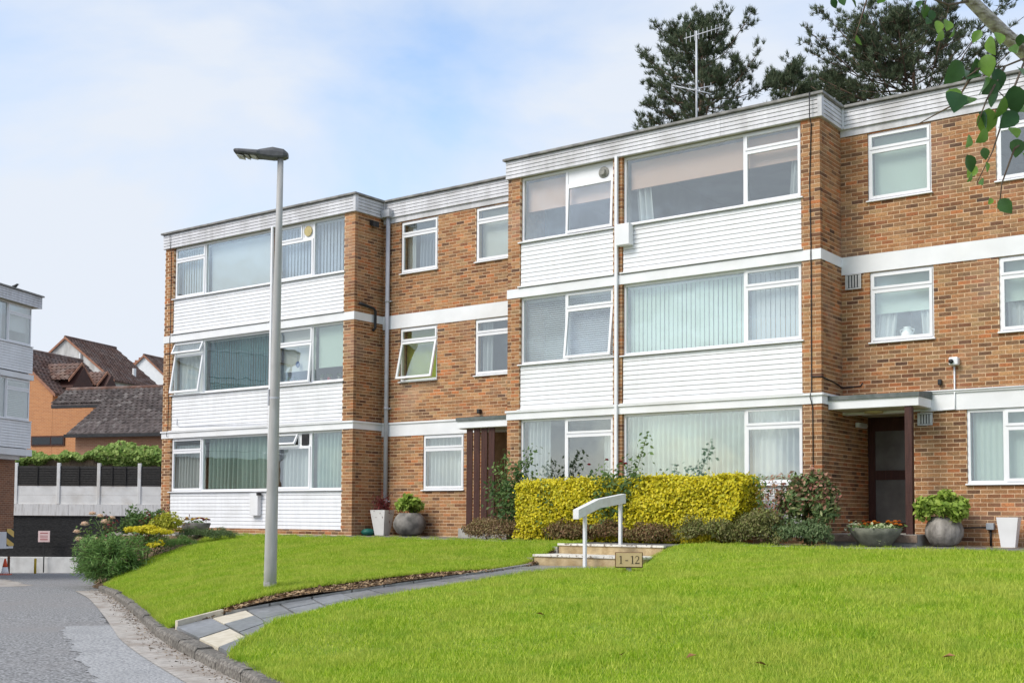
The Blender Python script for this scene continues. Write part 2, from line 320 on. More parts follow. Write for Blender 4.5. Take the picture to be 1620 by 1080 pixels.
GP = np.array(GP); gs = rng.uniform(.004, .016, (nG, 1)); D1 = rng.normal(0, 1, (nG, 3)) * gs; D2 = rng.normal(0, 1, (nG, 3)) * gs; D1[:, 2] *= .4; D2[:, 2] = np.abs(D2[:, 2]) * .5
grit = npmesh('gutter_grit', np.stack([GP - D1, GP + D1, GP + D2], 1).reshape(-1, 3), np.arange(nG * 3).reshape(-1, 3), island_mat('grit', [(0, (.06, .045, .03)), (.6, (.20, .14, .09)), (1, (.32, .27, .20))], .9), gt); grit['kind'] = 'stuff'
# height of the banks: thin plate spline through measured points
def tps(C):
    C = np.array(C, float); n = len(C); d = np.linalg.norm(C[:, None, :2] - C[None, :, :2], axis=-1)
    K = np.where(d > 0, d * d * np.log(d + 1e-12), 0) + np.eye(n) * 0.05; P = np.c_[np.ones(n), C[:, :2]]
    A = np.block([[K, P], [P.T, np.zeros((3, 3))]]); w = np.linalg.solve(A, np.r_[C[:, 2], np.zeros(3)])
    def f(x, y):
        x = np.asarray(x, float); y = np.asarray(y, float); s = x.shape; x = x.ravel(); y = y.ravel()
        dd = np.sqrt((x[:, None] - C[None, :, 0]) ** 2 + (y[:, None] - C[None, :, 1]) ** 2)
        k = np.where(dd > 0, dd * dd * np.log(dd + 1e-12), 0)
        return (k @ w[:n] + w[n] + w[n + 1] * x + w[n + 2] * y).reshape(s)
    return f
PL = [(15.62, -11.5, -.87), (15.68, -10.65, -.74), (15.84, -8.75, -.58), (15.631, -6.08, -.47), (15.05, -3.45, -.40)]
PR = [(18.05, -12.85, -.87), (17.45, -11.57, -.74), (17.2, -10.39, -.64), (17.19, -8.82, -.54), (17.1, -7.3, -.48), (16.9, -5.405, -.42), (17.1, -3.45, -.40)]
def zkerb(x, y): return float(zroad(x, y)) + 0.125
TE = -1.75                                        # front edge of the terrace along the flats
left_c = [(x, TE, -.045) for x in (1, 2.4, 4, 6, 8, 10, 12, 14, 15)] + [(a, b, c + .07) for a, b, c in PL[1:]] + [(14.9, -2.7, -.10)] + \
         [(p[0], p[1], zkerb(*p)) for p in KERB[7:]] + [(14.6, -9.33, -.56), (11, -6.5, -.52), (7.8, -5.0, -.50), (10, -3.5, -.22), (13, -3.6, -.22), (5.6, -4.2, -.44), (3.9, -4.85, -1.18), (1.9, -3.3, -1.2), (3.9, -3.6, -.72), (4.7, -4.6, -.92)]
right_c = [(x, TE, -.045) for x in (17.2, 19, 21, 23, 25, 28, 31)] + [(a, b, c + .05) for a, b, c in PR] + [(17.2, -2.7, -.08)] + \
          [(p[0], p[1], zkerb(*p)) for p in KERB[:6]] + [(21.6, -12.6, -.74), (23.5, -12.7, -.68), (25.2, -12.3, -.6), (24.4, -8.95, -.35), (22.25, -9.9, -.42), (21.7, -7.1, -.23), (18.5, -6.1, -.37), (19.5, -4, -.2), (27, -5, -.12), (28, -10, -.42), (31, -16, -.9)]
zL, zR = tps(left_c), tps(right_c)
kin = [(p.x, p.y) for p in KL]
kl_left = [p for p in kin if p[0] < 15.4]; kl_right = [p for p in kin if p[0] > 18.1]
pl_off = [(15.40, -11.3), (15.42, -10.7), (15.30, -8.75), (15.22, -6.05), (14.95, -3.6), (14.95, -2.72)]
lawnL_poly = [(4.3, TE)] + [(14.95, TE)] + pl_off[::-1] + kl_left + [(5.7, -4.9), (5.1, -3.4)]
lawnL, VL, FL = poly_sheet('lawn', lawnL_poly, zL, M_turf, skirt=.3); structure(lawnL)
soil, _, _ = poly_sheet('soil_border', [(15.6, -11.42)] + [(a, b) for a, b, _ in PL[1:]] + [(15.0, -2.72)] + pl_off[::-1], lambda x, y: zL(x, y) - 0.035, M_soil, 0.25); structure(soil)
cc_ = rng.uniform(0, 1, (2600, 2)); seg_a = [Vector((a, b, 0)) for a, b in pl_off]; CP = []
for t0_, t1_ in cc_:
    q_ = t0_ * (len(pl_off) - 1.001); i_ = int(q_); a_ = seg_a[i_].lerp(seg_a[i_ + 1], q_ - i_); tt_ = t0_ * (len(PL) - 1.001); j_ = int(tt_); b_ = Vector(PL[j_]).lerp(Vector(PL[j_ + 1]), tt_ - j_); b_.z = 0; p_ = a_.lerp(b_, t1_ * 1.05 - .03); CP.append((p_.x, p_.y))
CP = np.array(CP); CZ = zL(CP[:, 0], CP[:, 1]) - .028; nC = len(CP); ca = rng.uniform(0, 6.283, nC); cs = rng.uniform(.012, .035, nC); dd_ = np.stack([np.cos(ca) * cs, np.sin(ca) * cs, rng.normal(0, .008, nC)], 1); ww_ = np.stack([-np.sin(ca) * cs * .45, np.cos(ca) * cs * .45, rng.normal(0, .006, nC)], 1)
C3 = np.c_[CP, CZ + rng.uniform(0, .015, nC)]; CV = np.stack([C3 - dd_ - ww_, C3 + dd_ - ww_, C3 + dd_ + ww_, C3 - dd_ + ww_], 1).reshape(-1, 3)
chips = npmesh('bark_chips', CV, np.arange(nC * 4).reshape(-1, 4), island_mat('bark_chip', [(0, (.10, .06, .035)), (.5, (.30, .19, .10)), (1, (.46, .33, .19))], .9), soil); chips['kind'] = 'stuff'
bed, _, _ = poly_sheet('flower_bed', [(4.3, TE), (5.1, -3.4), (5.7, -4.9), (6.1, -5.95), (3.9, -4.85), (1.9, -3.3), (0.5, TE)], lambda x, y: zL(x, y) - 0.01, M_soil, 0.3, skirt=.6); structure(bed)
lawnR_poly = [(17.25, TE), (31, TE)] + kl_right + [(a, b) for a, b, _ in PR[1:]] + [(17.25, -2.72)]
lawnR, VR, FR = poly_sheet('lawn', lawnR_poly, zR, M_turf, skirt=.3); structure(lawnR)
# kerb stones
kb = ribbon('kerb', offs(KL, sgn * 0.135), offs(KL, -sgn * 0.03), lambda x, y: zkerb(x, y) - .03, lambda x, y: zkerb(x, y) - .03, M_kerb); structure(kb)
KK = resample(smooth_line(KERB, 2), 0.915)
for a, b in zip(KK[:-1], KK[1:]):
    t = (b - a).normalized(); nn = Vector((-t.y, t.x, 0)) * sgn; e = (b - a).length; dz = random.uniform(-.012, .012)
    a2 = a + t * .006; b2 = b - t * random.uniform(.006, .02); za, zb = zkerb(a.x, a.y) + dz, zkerb(b.x, b.y) + dz
    mb = MB(); prof = [(-0.035, -.35), (.15, -.35), (.15, -.035), (.125, -.004), (-0.03, 0)]
    A = [Vector((a2.x, a2.y, za + h)) + nn * o for o, h in prof]; B = [Vector((b2.x, b2.y, zb + h)) + nn * o for o, h in prof]; k = len(prof)
    mb.add(A + B, [tuple(range(k)), tuple(range(k, 2 * k))[::-1]] + [(i, k + i, k + (i + 1) % k, (i + 1) % k) for i in range(k)])
    build('kerb_stone', mb, M_kerb, kb)
# path of slabs up to the steps
pz = [(a, b, c) for a, b, c in PL]; NR = 16
def lerp_line(P, t):
    P = [Vector(p) for p in P]; ls = [(b - a).length for a, b in zip(P[:-1], P[1:])]; s = t * sum(ls)
    for (a, b), l in zip(zip(P[:-1], P[1:]), ls):
        if s <= l: return a + (b - a) * (s / l)
        s -= l
    return P[-1].copy()
PRx = [Vector(p) + Vector((0.12, 0, 0)) for p in PR]
path = ribbon('path', [lerp_line(PL, i / 30) for i in range(31)], [lerp_line(PRx, i / 30) for i in range(31)], lambda x, y: 0, lambda x, y: 0, M_soil)
co = path.data.vertices
for i in range(31): co[i].co.z = lerp_line(PL, i / 30).z - .02; co[31 + i].co.z = lerp_line(PRx, i / 30).z - .02
structure(path)
for r_ in range(NR):
    t0, t1 = r_ / NR, (r_ + 1) / NR - .0035
    cuts = [0, .31, .66, 1.0] if r_ % 2 else [0, .48, .82, 1.0]
    for c0, c1 in zip(cuts[:-1], cuts[1:]):
        q = []
        for t, c in ((t0, c0 + .004), (t0, c1 - .004), (t1, c1 - .004), (t1, c0 + .004)):
            p = lerp_line(PL, t).lerp(lerp_line(PRx, t), c); q.append(p)
        dz = random.uniform(-.006, .006); mb = MB(); mb.prism([p + Vector((0, 0, -.04)) for p in q], (0, 0, .045 + dz))
        build('paving_slab', mb, M_slabc if (r_, c0) in ((0, .48), (1, 0)) else M_slab, path)
edg = MB()
for i in range(12):
    a, b = lerp_line(PL, i / 12 + .002), lerp_line(PL, (i + 1) / 12 - .002); t = (b - a).normalized(); n_ = Vector((t.y, -t.x, 0)) * -.05
    h = .07 if i == 0 else .035
    mb = MB().prism([a + Vector((0, 0, -.1)), b + Vector((0, 0, -.1)), b + n_ + Vector((0, 0, -.1)), a + n_ + Vector((0, 0, -.1))], (0, 0, .1 + h))
    build('edging_stone', mb, M_slabc if i == 0 else M_conc, path)
# terrace in front of the flats and the two steps
mb = MB(); mb.box(W, .15, 31, TE, 0.6, -1.5, -.04); terr = structure(build('terrace', mb, M_terr))
mb = MB(); mb.box(W, 15.02, 17.2, -2.70, TE - .002, -1.2, -.045); structure(build('terrace_landing', mb, M_terr))
for x0, x1, y in ((.15, 15.0, TE), (17.22, 31, TE)):
    x = x0
    while x < x1 - .1:
        x2 = min(x + .9, x1); mb = MB().box(W, x + .004, x2 - .008, y - .05, y - .001, -.3, -.03 + random.uniform(-.012, .012)); build('edging_stone', mb, M_conc, terr); x = x2
st = thing('garden_steps', 'two sandstone steps with flaking white nosings up to the terrace', 'steps', (16.1, -3.0, -.4))
for y, zt, yb, x0 in ((-2.76, -.035, -2.71, 15.05), (-3.45, -.215, -2.765, 15.0)):
    mb = MB().box(W, x0, 17.18, y, yb, -.6, zt - .04); build('tread_block', mb, M_step, st)
    x = x0 - .02
    for w_ in (.78, .86, .6):
        x2 = min(x + w_, 17.2); build('nosing', MB().box(W, x, x2 - .006, y - .025, yb, zt - .038, zt), M_nose, st, bevel=.006); x = x2
    build('side_stone', MB().box(W, x0 - .14, x0 - .025, y - .02, yb, -.6, zt - .06), M_conc, st)
# ================================================================== MAIN BUILDING
ROOT = thing('apartment_building', 'three-storey brick apartment block with white boarded bays, entrance porches and flat roof', 'building', (11, 1, 0))
XB, XC, XD, DR = 7.22, 11.80, 18.855, 1.01
ZF, ZC = 7.705, 8.1485
XR = 25.6                                              # right end of the wall
def rsub(r, h):
    x0, x1, z0, z1 = r; a, b, c, d = h
    if a >= x1 or b <= x0 or c >= z1 or d <= z0: return [r]
    o = []
    if a > x0: o.append((x0, a, z0, z1))
    if b < x1: o.append((b, x1, z0, z1))
    m0, m1 = max(x0, a), min(x1, b)
    if c > z0: o.append((m0, m1, z0, c))
    if d < z1: o.append((m0, m1, d, z1))
    return o
ALLB = []                                              # every brick of the block: (frame, x0,x1,y0,y1,z0,z1)
def brickwork(fr, x0, x1, z0, z1, holes, le='flush', re='flush', shift=0.0, depth=.1025):
    L_, H_ = .212, .0605
    k = 0; z = z0
    while z < z1 - .01:
        even = k % 2 == 0; a, b = x0, x1
        if re == 'A' and not even: b = x1 - .1125
        if re == 'B' and even: b = x1 - .1125
        if le == 'A' and not even: a = x0 + .1125
        if le == 'B' and even: a = x0 + .1125
        x = x0 - (.1125 if not even else 0) - shift
        if re in 'AB':                                  # set out from the corner
            x = x1 - (0 if (even == (re == 'A')) else .1125) - .225 * 60 + (.225 - L_)
        while x < b:
            r = (max(x, a), min(x + L_, b), z, min(z + H_, z1)); x += .225
            if r[1] - r[0] < .03: continue
            rs = [r]
            for h in holes: rs = [q for s_ in rs for q in rsub(s_, h)]
            for q in rs:
                if q[1] - q[0] > .025 and q[3] - q[2] > .018:
                    j = random.uniform(-.0025, .0025); ALLB.append((fr, q[0], q[1], j, depth, q[2], q[3]))
        z += .075; k += 1
def mortar(fr, x0, x1, z0, z1, holes, name='brick_wall', y0=.0045, y1=.23, ins=.006):
    rs = [(x0, x1, z0, z1)]
    for h in holes: rs = [q for s_ in rs for q in rsub(s_, (h[0] - ins, h[1] + ins, h[2] - ins, h[3] + ins))]
    mb = MB()
    for i, q in enumerate(rs): mb.box(fr, q[0], q[1], y0 + .0001 * (i % 3), y1, q[2], q[3])
    return build(name, mb, M_mortar, ROOT)
F0 = frame((0, 0, 0), (1, 0, 0)); FRC = frame((0, DR, 0), (1, 0, 0))
FB1 = frame((XB, 0, 0), (0, 1)); FB2 = frame((XD, 0, 0), (0, 1))        # returns of the two bays, facing right
B1a, B1b, B2a, B2b = 2.493, 2.674, 5.108, 5.299
R1a, R2a = 2.35, 4.9675
# ---- bay openings
bay1 = [(.365, 4.25), (4.47, 6.86)]; bay2 = [(12.12, 14.46), (14.675, 18.49)]
bandsB = [(-50, 50, B1a, B1b), (-50, 50, B2a, B2b)]; bandsR = [(-50, 50, R1a, B1b), (-50, 50, R2a, B2b)]
for (a, b), cols in (((0, XB), bay1), ((XC, XD), bay2)):
    holes = [(c0, c1, .085, ZF + .1) for c0, c1 in cols] + bandsB
    brickwork(F0, a, b, -.02, ZF + .02, holes, 'A', 'A'); mortar(F0, a + .006, b - .006, -.05, ZF + .05, holes)
    fr = FB1 if b == XB else FB2
    brickwork(fr, 0, DR + (1.3 if b == XD else 0), -.02, ZF + .02, bandsB + ([(DR, 9, 2.5, 9)] if b == XD else []), 'B'); 
    mortar(fr, .232, DR + (1.3 if b == XD else .0), -.05, ZF + .05, bandsB + ([(DR, 9, 2.5, 9)] if b == XD else []))
# left flank of the block and left flank of the second bay, facing away from the drive's far end
FL1 = frame((0, 9.5, 0), (0, -1)); FL2 = frame((XC, DR, 0), (0, -1))
for fr, l_ in ((FL1, 9.5), (FL2, DR)):
    zb_ = -2.12 if fr is FL1 else -.02; brickwork(fr, 0, l_, zb_, ZF + .02, bandsB, 'flush', 'B'); mortar(fr, 0, l_ - .24, zb_ - .03, ZF + .05, bandsB)
# ---- recess openings
rec1 = [(7.79, 8.957, 6.262, 7.555), (10.11, 11.28, 6.262, 7.555), (7.785, 8.96, 3.63, 4.95), (10.105, 11.275, 3.63, 4.95), (8.55, 9.80, 1.022, 2.345)]
door1 = (10.4, XC, -.2, R1a + .04)
rec2 = [(19.37, 20.535, 6.262, 7.555), (21.645, 22.81, 6.262, 7.555), (19.39, 20.55, 3.63, 4.95), (21.665, 22.83, 3.63, 4.95), (21.09, 22.95, 1.022, 2.345)]
door2 = (XD - .1, 20.16, -.2, R1a + .04)
h1 = rec1 + [door1] + bandsR + [(0, 99, 7.575, 9)]; h2 = rec2 + [door2] + bandsR + [(0, 99, 7.575, 9)]
brickwork(FRC, XB, XC, -.02, ZF, h1, shift=.05); mortar(FRC, XB - .1, XC + .1, -.05, ZF, h1)
brickwork(FRC, XD, XR, -.02, ZF, h2, shift=.02); mortar(FRC, XD - .1, XR, -.05, ZF, h2)
# left porch side wall (inside the recess, behind the screen) and left end wall of the block
FE = frame((XR, DR, 0), (0, 1)); mortar(FE, .0, 8, -.05, ZF + .3, [], y0=0)
# ---- bricks: the 300 that show largest stand alone, the rest is one part
def nearness(b):
    fr, x0, x1, y0, y1, z0, z1 = b; p = fr((x0 + x1) / 2, 0, (z0 + z1) / 2); v = p - CAM; d = v.dot(_F)
    u = v.dot(_R2) / d; w = (x1 - x0) if x1 - x0 > .21 and z1 - z0 > .0600 else 0
    vis = abs(u) < .425 and (fr is FRC or fr is FB2)
    if p.z > 7.4: vis = False
    return w / d if vis and (fr is FRC) else 0
order = sorted(range(len(ALLB)), key=lambda i: -nearness(ALLB[i])); single = set(order[:300])
bm_ = MB(); bm_.box(frame((0, 0, 0), (1, 0, 0)), -.106, .106, 0, .1025, -.03025, .03025)
bme = bpy.data.meshes.new('brick'); bme.from_pydata(bm_.v, [], bm_.f); bme.materials.append(M_brick)
wallR = [o for o in ROOT.children if o.name.startswith('brick_wall')][-2]
for i in single:
    fr, x0, x1, y0, y1, z0, z1 = ALLB[i]; o = bpy.data.objects.new('brick', bme); COL.objects.link(o); o.parent = wallR
    o.location = fr((x0 + x1) / 2, y0, (z0 + z1) / 2) - org(ROOT)
rest = MB()
for i, b in enumerate(ALLB):
    if i not in single: rest.box(*b)
rb = build('brickwork', rest, M_brick, ROOT); rb['kind'] = 'stuff'
# ---- bands, plinth, fascia, roof
def part(name, mb, m, bevel=0): return build(name, mb, m, ROOT, bevel=bevel)
for za, zb, ra in ((B1a, B1b, R1a), (B2a, B2b, R2a)):
    for a, b, e0, e1 in ((0, XB, -.012, .012), (XC, XD, -.012, .012)):
        part('white_band', MB().box(F0, a + e0, b + e1, -.014, .24, za, zb), M_white)
        part('white_band', MB().box(FB1 if b == XB else FB2, .242, DR - .013, -.012, .2, za + .001, zb - .001), M_white)
    part('white_band', MB().box(FRC, XB - .2, XC + .2, -.0125, .2, ra, zb), M_white)
    part('white_band', MB().box(FRC, XD - .2, XR, -.0125, .2, ra, zb), M_white)
for a, b in ((0, XB), (XC, XD)):                        # thin ledge on the lower band
    part('ledge', MB().box(F0, a - .03, b + .03, -.045, -.0145, B1b - .03, B1b + .012), M_white)
    part('ledge', MB().box(FB1 if b == XB else FB2, -.03 + .0, DR - .03, -.045, -.0145, B1b - .03, B1b + .011), M_white)
part('ledge', MB().box(FRC, XB + .05, 10.1, -.04, -.013, B1b - .03, B1b + .011), M_white)
part('ledge', MB().box(FRC, XD + .05, XR, -.04, -.013, B1b - .018, B1b + .011), M_white)
M_plinth = mat('brown_plinth', (0.16, 0.10, 0.06), (0.25, 0.17, 0.10), 8, .9, .3)
def boards(fr, x0, x1, z0, z1, name, nb, yf, m, splits=(), parent=None):
    """a panel of shiplap boards; every board is its own piece"""
    base = build(name, MB().box(fr, x0, x1, yf + .03, yf + .06, z0, z1), m, parent or ROOT)
    h = (z1 - z0) / nb; xs_ = [x0] + list(splits) + [x1]
    for i in range(nb):
        za, zb = z0 + i * h, z0 + (i + 1) * h
        for a, b in zip(xs_[:-1], xs_[1:]):
            mb = MB(); pr = [(0.004, za + .0), (0.0, za + .004), (.006, zb - .012), (.014, zb - .006), (.0295, zb - .006), (.0295, za)]
            P = [fr(a + .002, yf + y, z) for y, z in pr]; d = fr.ex * (b - a - .004)
            mb.prism(P, d); build('board', mb, m, base)
    return base
fz0, fz1 = ZF, ZC - .052
boards(F0, -.03, XB + .0, fz0, fz1, 'fascia', 5, -.062, M_fascia, (2.05, 5.2)); boards(FB1, .035, DR + .0, fz0, fz1, 'fascia', 5, -.062, M_fascia)
boards(F0, XC - .03, XD, fz0, fz1, 'fascia', 5, -.062, M_fascia, (13.85, 16.9)); boards(FB2, .035, DR, fz0, fz1, 'fascia', 5, -.062, M_fascia)
boards(FRC, XB + .064, XC + .1, fz0, fz1, 'fascia', 5, -.062, M_fascia, (9.3,)); boards(FRC, XD + .064, XR, fz0, fz1, 'fascia', 5, -.062, M_fascia, (21.9,))
for x, y in ((XB, 0), (XD, 0)): part('corner_trim', MB().box(W, x - .01, x + .07, -.072, .03, fz0 - .004, fz1 + .002), M_fascia)
boards(FL1, 0, 9.47, fz0, fz1, 'fascia', 5, -.03, M_fascia, (3.1, 6.3)); boards(FL2, .0, DR - .03, fz0, fz1, 'fascia', 5, -.03, M_fascia)
for z0, z1 in ((B1a, B1b), (B2a, B2b)):
    for fr, l_ in ((FL1, 9.5), (FL2, DR)): part('white_band', MB().box(fr, 0.03, l_ - .243, -.012, .2, z0 + .001, z1 - .001), M_white)
for x in ():
    part('corner_trim', MB().box(W, x - .042, x - .0301, -.07, .6, fz0 - .004, fz1), M_fascia)
for x in (XB, XD): part('corner_trim', MB().box(W, x + .062, x + .1, DR - .1, DR - .062, fz0 - .002, fz1), M_fascia)
part('fascia_strip', MB().box(FRC, XB + .001, XC + .1, -.02, .2, 7.575, fz0 - .001), M_fascia); part('fascia_strip', MB().box(FRC, XD + .001, XR, -.02, .2, 7.575, fz0 - .001), M_fascia)
for a, b, y in ((-.03, XB + .03, 0), (XC - .03, XD + .03, 0)): part('soffit', MB().box(F0, a, b, -.03, .3, ZF + .003, ZF + .03), M_soffit)
for x0, x1, y0, y1 in ((-.08, XB + .115, -.12, 6), (XB + .115, XC - .08, DR - .12, 6), (XC - .08, XD + .115, -.12, 6), (XD + .115, XR + .05, DR - .12, 6)):
    part('roof_edge', MB().box(W, x0, x1 - .002, y0, y1, fz1 + .001, ZC), M_cop, .008)
part('roof', MB().box(W, .1, XR - .1, 1.2, 9.5, ZC - .06, ZC + .012), M_felt)
for x0, x1, y0 in ((.07, XB - .24, .40), (XC + .1, XD - .24, .40), (XB, XC, 1.5), (XD, XR, 1.5)):
    for z in (2.45, 5.07, 7.72): part('floor_slab', MB().box(W, x0, x1, y0, 5.2, z, z + .2), M_room)
    part('floor_slab', MB().box(W, x0, x1, y0, 5.2, -.3, -.0), M_room)
part('rear_wall', MB().box(W, 0.0, XR, 5.2, 5.5, -1, 8.0), M_mortar); part('end_wall', MB().box(W, 0.0, .2, .25, 5.2, -1, 8.0), M_mortar)
for x in (4.36, 7.1, XC + .02, 14.57, 18.72):
    part('partition_wall', MB().box(W, x - .05, x + .05, .45 if x not in (7.1, 11.82, 18.72) else 1.35, 5.19, 0, 7.7), M_room)
for x in (9.5, 20.9): part('partition_wall', MB().box(W, x - .05, x + .05, 1.6, 5.19, 2.6, 7.7), M_room)
# ---- windows
def rot_out(fr, pts, x, y, z, ang):
    """turn points outwards about a horizontal hinge (fr coordinates)"""
    c, s = math.cos(ang), math.sin(ang); o = []
    for (a, b, d) in pts:
        dy, dz = b - y, d - z; o.append((a, y + dy * c + dz * s, z - dy * s + dz * c))
    return o
def framebox(mb, fr, x0, x1, y0, y1, z0, z1, w, ang=0):
    hz = (x0, y0, z1)
    for bx in ((x0, x0 + w, z0, z1), (x1 - w, x1, z0, z1), (x0 + w, x1 - w, z0, z0 + w), (x0 + w, x1 - w, z1 - w, z1)):
        pts = [(x, y, z) for z in (bx[2], bx[3]) for y in (y0, y1) for x in (bx[0], bx[1])]
        if ang: pts = rot_out(fr, pts, *hz, ang)
        mb.add([fr(*p) for p in pts], [(0, 2, 3, 1), (4, 5, 7, 6), (0, 1, 5, 4), (2, 6, 7, 3), (0, 4, 6, 2), (1, 3, 7, 5)])
    return hz
def sash(fr, win, x0, x1, y0, z0, z1, w=.052, ang=0, glass=None):
    mb = MB(); hz = framebox(mb, fr, x0, x1, y0, y0 + .05, z0, z1, w, ang); s_ = build('sash', mb, M_upvc, win)
    pts = [(x, y, z) for z in (z0 + w - .004, z1 - w + .004) for y in (y0 + .02, y0 + .026) for x in (x0 + w - .004, x1 - w + .004)]
    if ang: pts = rot_out(fr, pts, *hz, ang)
    pm = MB().add([fr(*p) for p in pts], [(0, 2, 3, 1), (4, 5, 7, 6), (0, 1, 5, 4), (2, 6, 7, 3), (0, 4, 6, 2), (1, 3, 7, 5)])
    build('pane', pm, glass or M_glass, win)
def window(fr, x0, x1, z0, z1, cols, y=.09, root=None, sill=.05, sx=.03, w=.05, glass=None):
    """cols: list of (x_end, kind, top_height, top_angle, low_angle); kind f fixed, c casement with top light, p casement with a solid top panel"""
    root = root or ROOT; mb = MB(); framebox(mb, fr, x0, x1, y, y + .07, z0, z1, w)
    xs_ = [x0] + [c[0] for c in cols]
    for c in cols[:-1]: mb.box(fr, c[0] - .03, c[0] + .03, y - .002, y + .068, z0 + w, z1 - w)
    win = build('window', mb, M_upvc, root)
    for i, c in enumerate(cols):
        a = xs_[i] + (w if i == 0 else .03); b = c[0] - (w if i == len(cols) - 1 else .03)
        if c[1] == 'f':
            build('pane', MB().box(fr, a - .004, b + .004, y + .03, y + .036, z0 + w - .004, z1 - w + .004), glass or M_glass, win)
        else:
            zt = z1 - w - c[2]
            build('transom', MB().box(fr, a, b, y + .001, y + .066, zt - .03, zt + .03), M_upvc, win)
            sash(fr, win, a - .018, b + .018, y - .022, z0 + w - .018, zt - .012, ang=R(c[4]), glass=glass)
            if c[1] == 'c': sash(fr, win, a - .018, b + .018, y - .022, zt + .012, z1 - w + .018, w=.045, ang=R(c[3]), glass=glass)
            elif c[1] == 'p':
                build('top_panel', MB().box(fr, a, b, y + .012, y + .03, zt + .03, z1 - w), M_upvc, win)
            elif c[1] == 's':                            # small side-by-side top lights
                m_ = a + (b - a) * c[5]
                build('mullion', MB().box(fr, m_ - .025, m_ + .025, y, y + .066, zt + .03, z1 - w), M_upvc, win)
                if c[6] == 'L': l0, l1, o0, o1 = a, m_ - .025, m_ + .025, b
                else: l0, l1, o0, o1 = m_ + .025, b, a, m_ - .025
                sash(fr, win, l0 - .01, l1 + .01, y - .022, zt + .02, z1 - w + .01, w=.04, ang=R(c[3]), glass=glass)
                build('top_panel', MB().box(fr, o0, o1, y + .012, y + .03, zt + .03, z1 - w), M_upvc, win)
    build('sill', MB().box(fr, x0 - sx, x1 + sx, y - .02 - sill - .04, y + .02, z0 - .028, z0 - .002), M_upvc, win, bevel=.004)
    return win
WT, WM, WG = (6.30, 7.698), (3.668, 5.104), (1.052, 2.489)
Yb = .075
def bayrow(x0, x1, zz, cols): window(F0, x0 + .003, x1 - .003, zz[0], zz[1], cols, y=Yb, sx=.045)
b1w, b1n, b2n, b2w = bay1[0], bay1[1], bay2[0], bay2[1]
bayrow(*b1w, WT, [(1.62, 'c', .30, 0, 0), (b1w[1], 'f')])
bayrow(*b1w, WM, [(1.62, 'c', .30, 24, 9), (b1w[1], 'f')])
bayrow(*b1w, WG, [(1.62, 'c', .30, 0, 0), (b1w[1], 'f')])
bayrow(*b1n, WT, [(5.74, 's', .36, 0, 0, .70, 'L'), (b1n[1], 'f')])
bayrow(*b1n, WM, [(5.74, 'c', .36, 0, 5), (b1n[1], 'f')])
bayrow(*b1n, WG, [(5.74, 's', .30, 28, 0, .66, 'L'), (b1n[1], 'f')])
bayrow(*b2n, WT, [(13.28, 'f'), (b2n[1], 'p', .30, 0, 3)])
bayrow(*b2n, WM, [(13.28, 'f'), (b2n[1], 'c', .30, 0, 7)])
bayrow(*b2n, WG, [(13.28, 'f'), (b2n[1], 'c', .30, 0, 0)])
for zz in (WT, WM, WG): bayrow(*b2w, zz, [(17.34, 'f'), (b2w[1], 'c', .30, 0, 0)])
for c0, c1 in bay1 + bay2:
    for z0, z1 in ((5.345, 6.268), (2.705, 3.636), (.09, 1.02)):
        boards(F0, c0 + .012, c1 - .004, z0, z1, 'cladding_panel', 10, .022, M_board)
        if z0 > 1: part('drip_rail', MB().box(F0, c0 - .035, c1 + .03, -.05, .05, z0 - .03, z0 - .003), M_white, .004)
    part('plinth', MB().box(F0, c0 + .01, c1 - .01, .03, .2, -.1, .087), M_plinth)
    part('brick_wall', MB().box(F0, c0 + .0, c1, .086, .2, .088, 1.0), M_mortar)
    for z0, z1 in ((5.345, 6.26), (2.705, 3.63)): part('brick_wall', MB().box(F0, c0, c1, .086, .2, z0, z1), M_mortar)
for i, (a, b, c, d) in enumerate(rec1): window(FRC, a, b, c + .03, d, [(b, 'c', .27, 0, 13 if i == 2 else 0)], y=.03, sill=.02, sx=.025)
for i, (a, b, c, d) in enumerate(rec2):
    if i < 4: window(FRC, a, b, c + .03, d, [(b, 'c', .27, 0, 0)], y=.03, sill=.02, sx=.025)
    else: window(FRC, a, b, c + .03, d, [(21.72, 'f'), (b, 'c', .27, 0, 0)], y=.03, sill=.02, sx=.025)
# solid head above the windows of the recess, between frame and band
for (a, b, c, d) in rec1 + rec2: part('window_head', MB().box(FRC, a - .01, b + .01, .012, .2, d + .001, d + .018), M_cop)
# ---- porches
def porch(x0, x1, wall_x, side):
    yf = .28
    pr_ = thing_part = part('porch_canopy', MB().box(W, x0, x1, yf, DR - .015, 2.40, 2.555), M_white)
    build('canopy_felt', MB().prism([(x0 - .02, yf - .03, 2.557), (x0 - .02, yf - .03, 2.635), (x0 - .02, DR - .016, 2.70), (x0 - .02, DR - .016, 2.557)], (x1 - x0 + .04, 0, 0)), mat('canopy_felt', (.10, .12, .11), (.17, .18, .175), 6, .8, .3), pr_)
    build('canopy_ceiling', MB().box(W, x0 + .06 if side > 0 else x0 + .02, x1 - .06, yf + .06, DR + 1.25, 2.385, 2.399), M_soffit, pr_)
    return pr_
pc2 = porch(XD + .014, 20.49, XD, 1); pc1 = porch(10.19, XC - .002, XC, -1)
part('porch_post', MB().box(W, 20.24, 20.36, .30, .42, .16, 2.398), M_brown)
part('porch_step', MB().box(W, XD + .002, 20.48, .12, DR + 1.4, -.2, .165), M_conc, .012); part('porch_step', MB().box(W, 10.3, XC, .2, DR + 1.3, -.2, .165), M_conc, .012)
M_steptop = mat('brick_edged_step', (.20, .14, .10), (.30, .22, .16), 12, .9, .3)
part('step_edge', MB().box(W, XD + .002, 20.5, .085, .119, .03, .158), M_steptop)
M_frost = mat('frosted_dark_glass', (.11, .11, .105), (.17, .17, .16), 3, .25, .05, spec=.5)
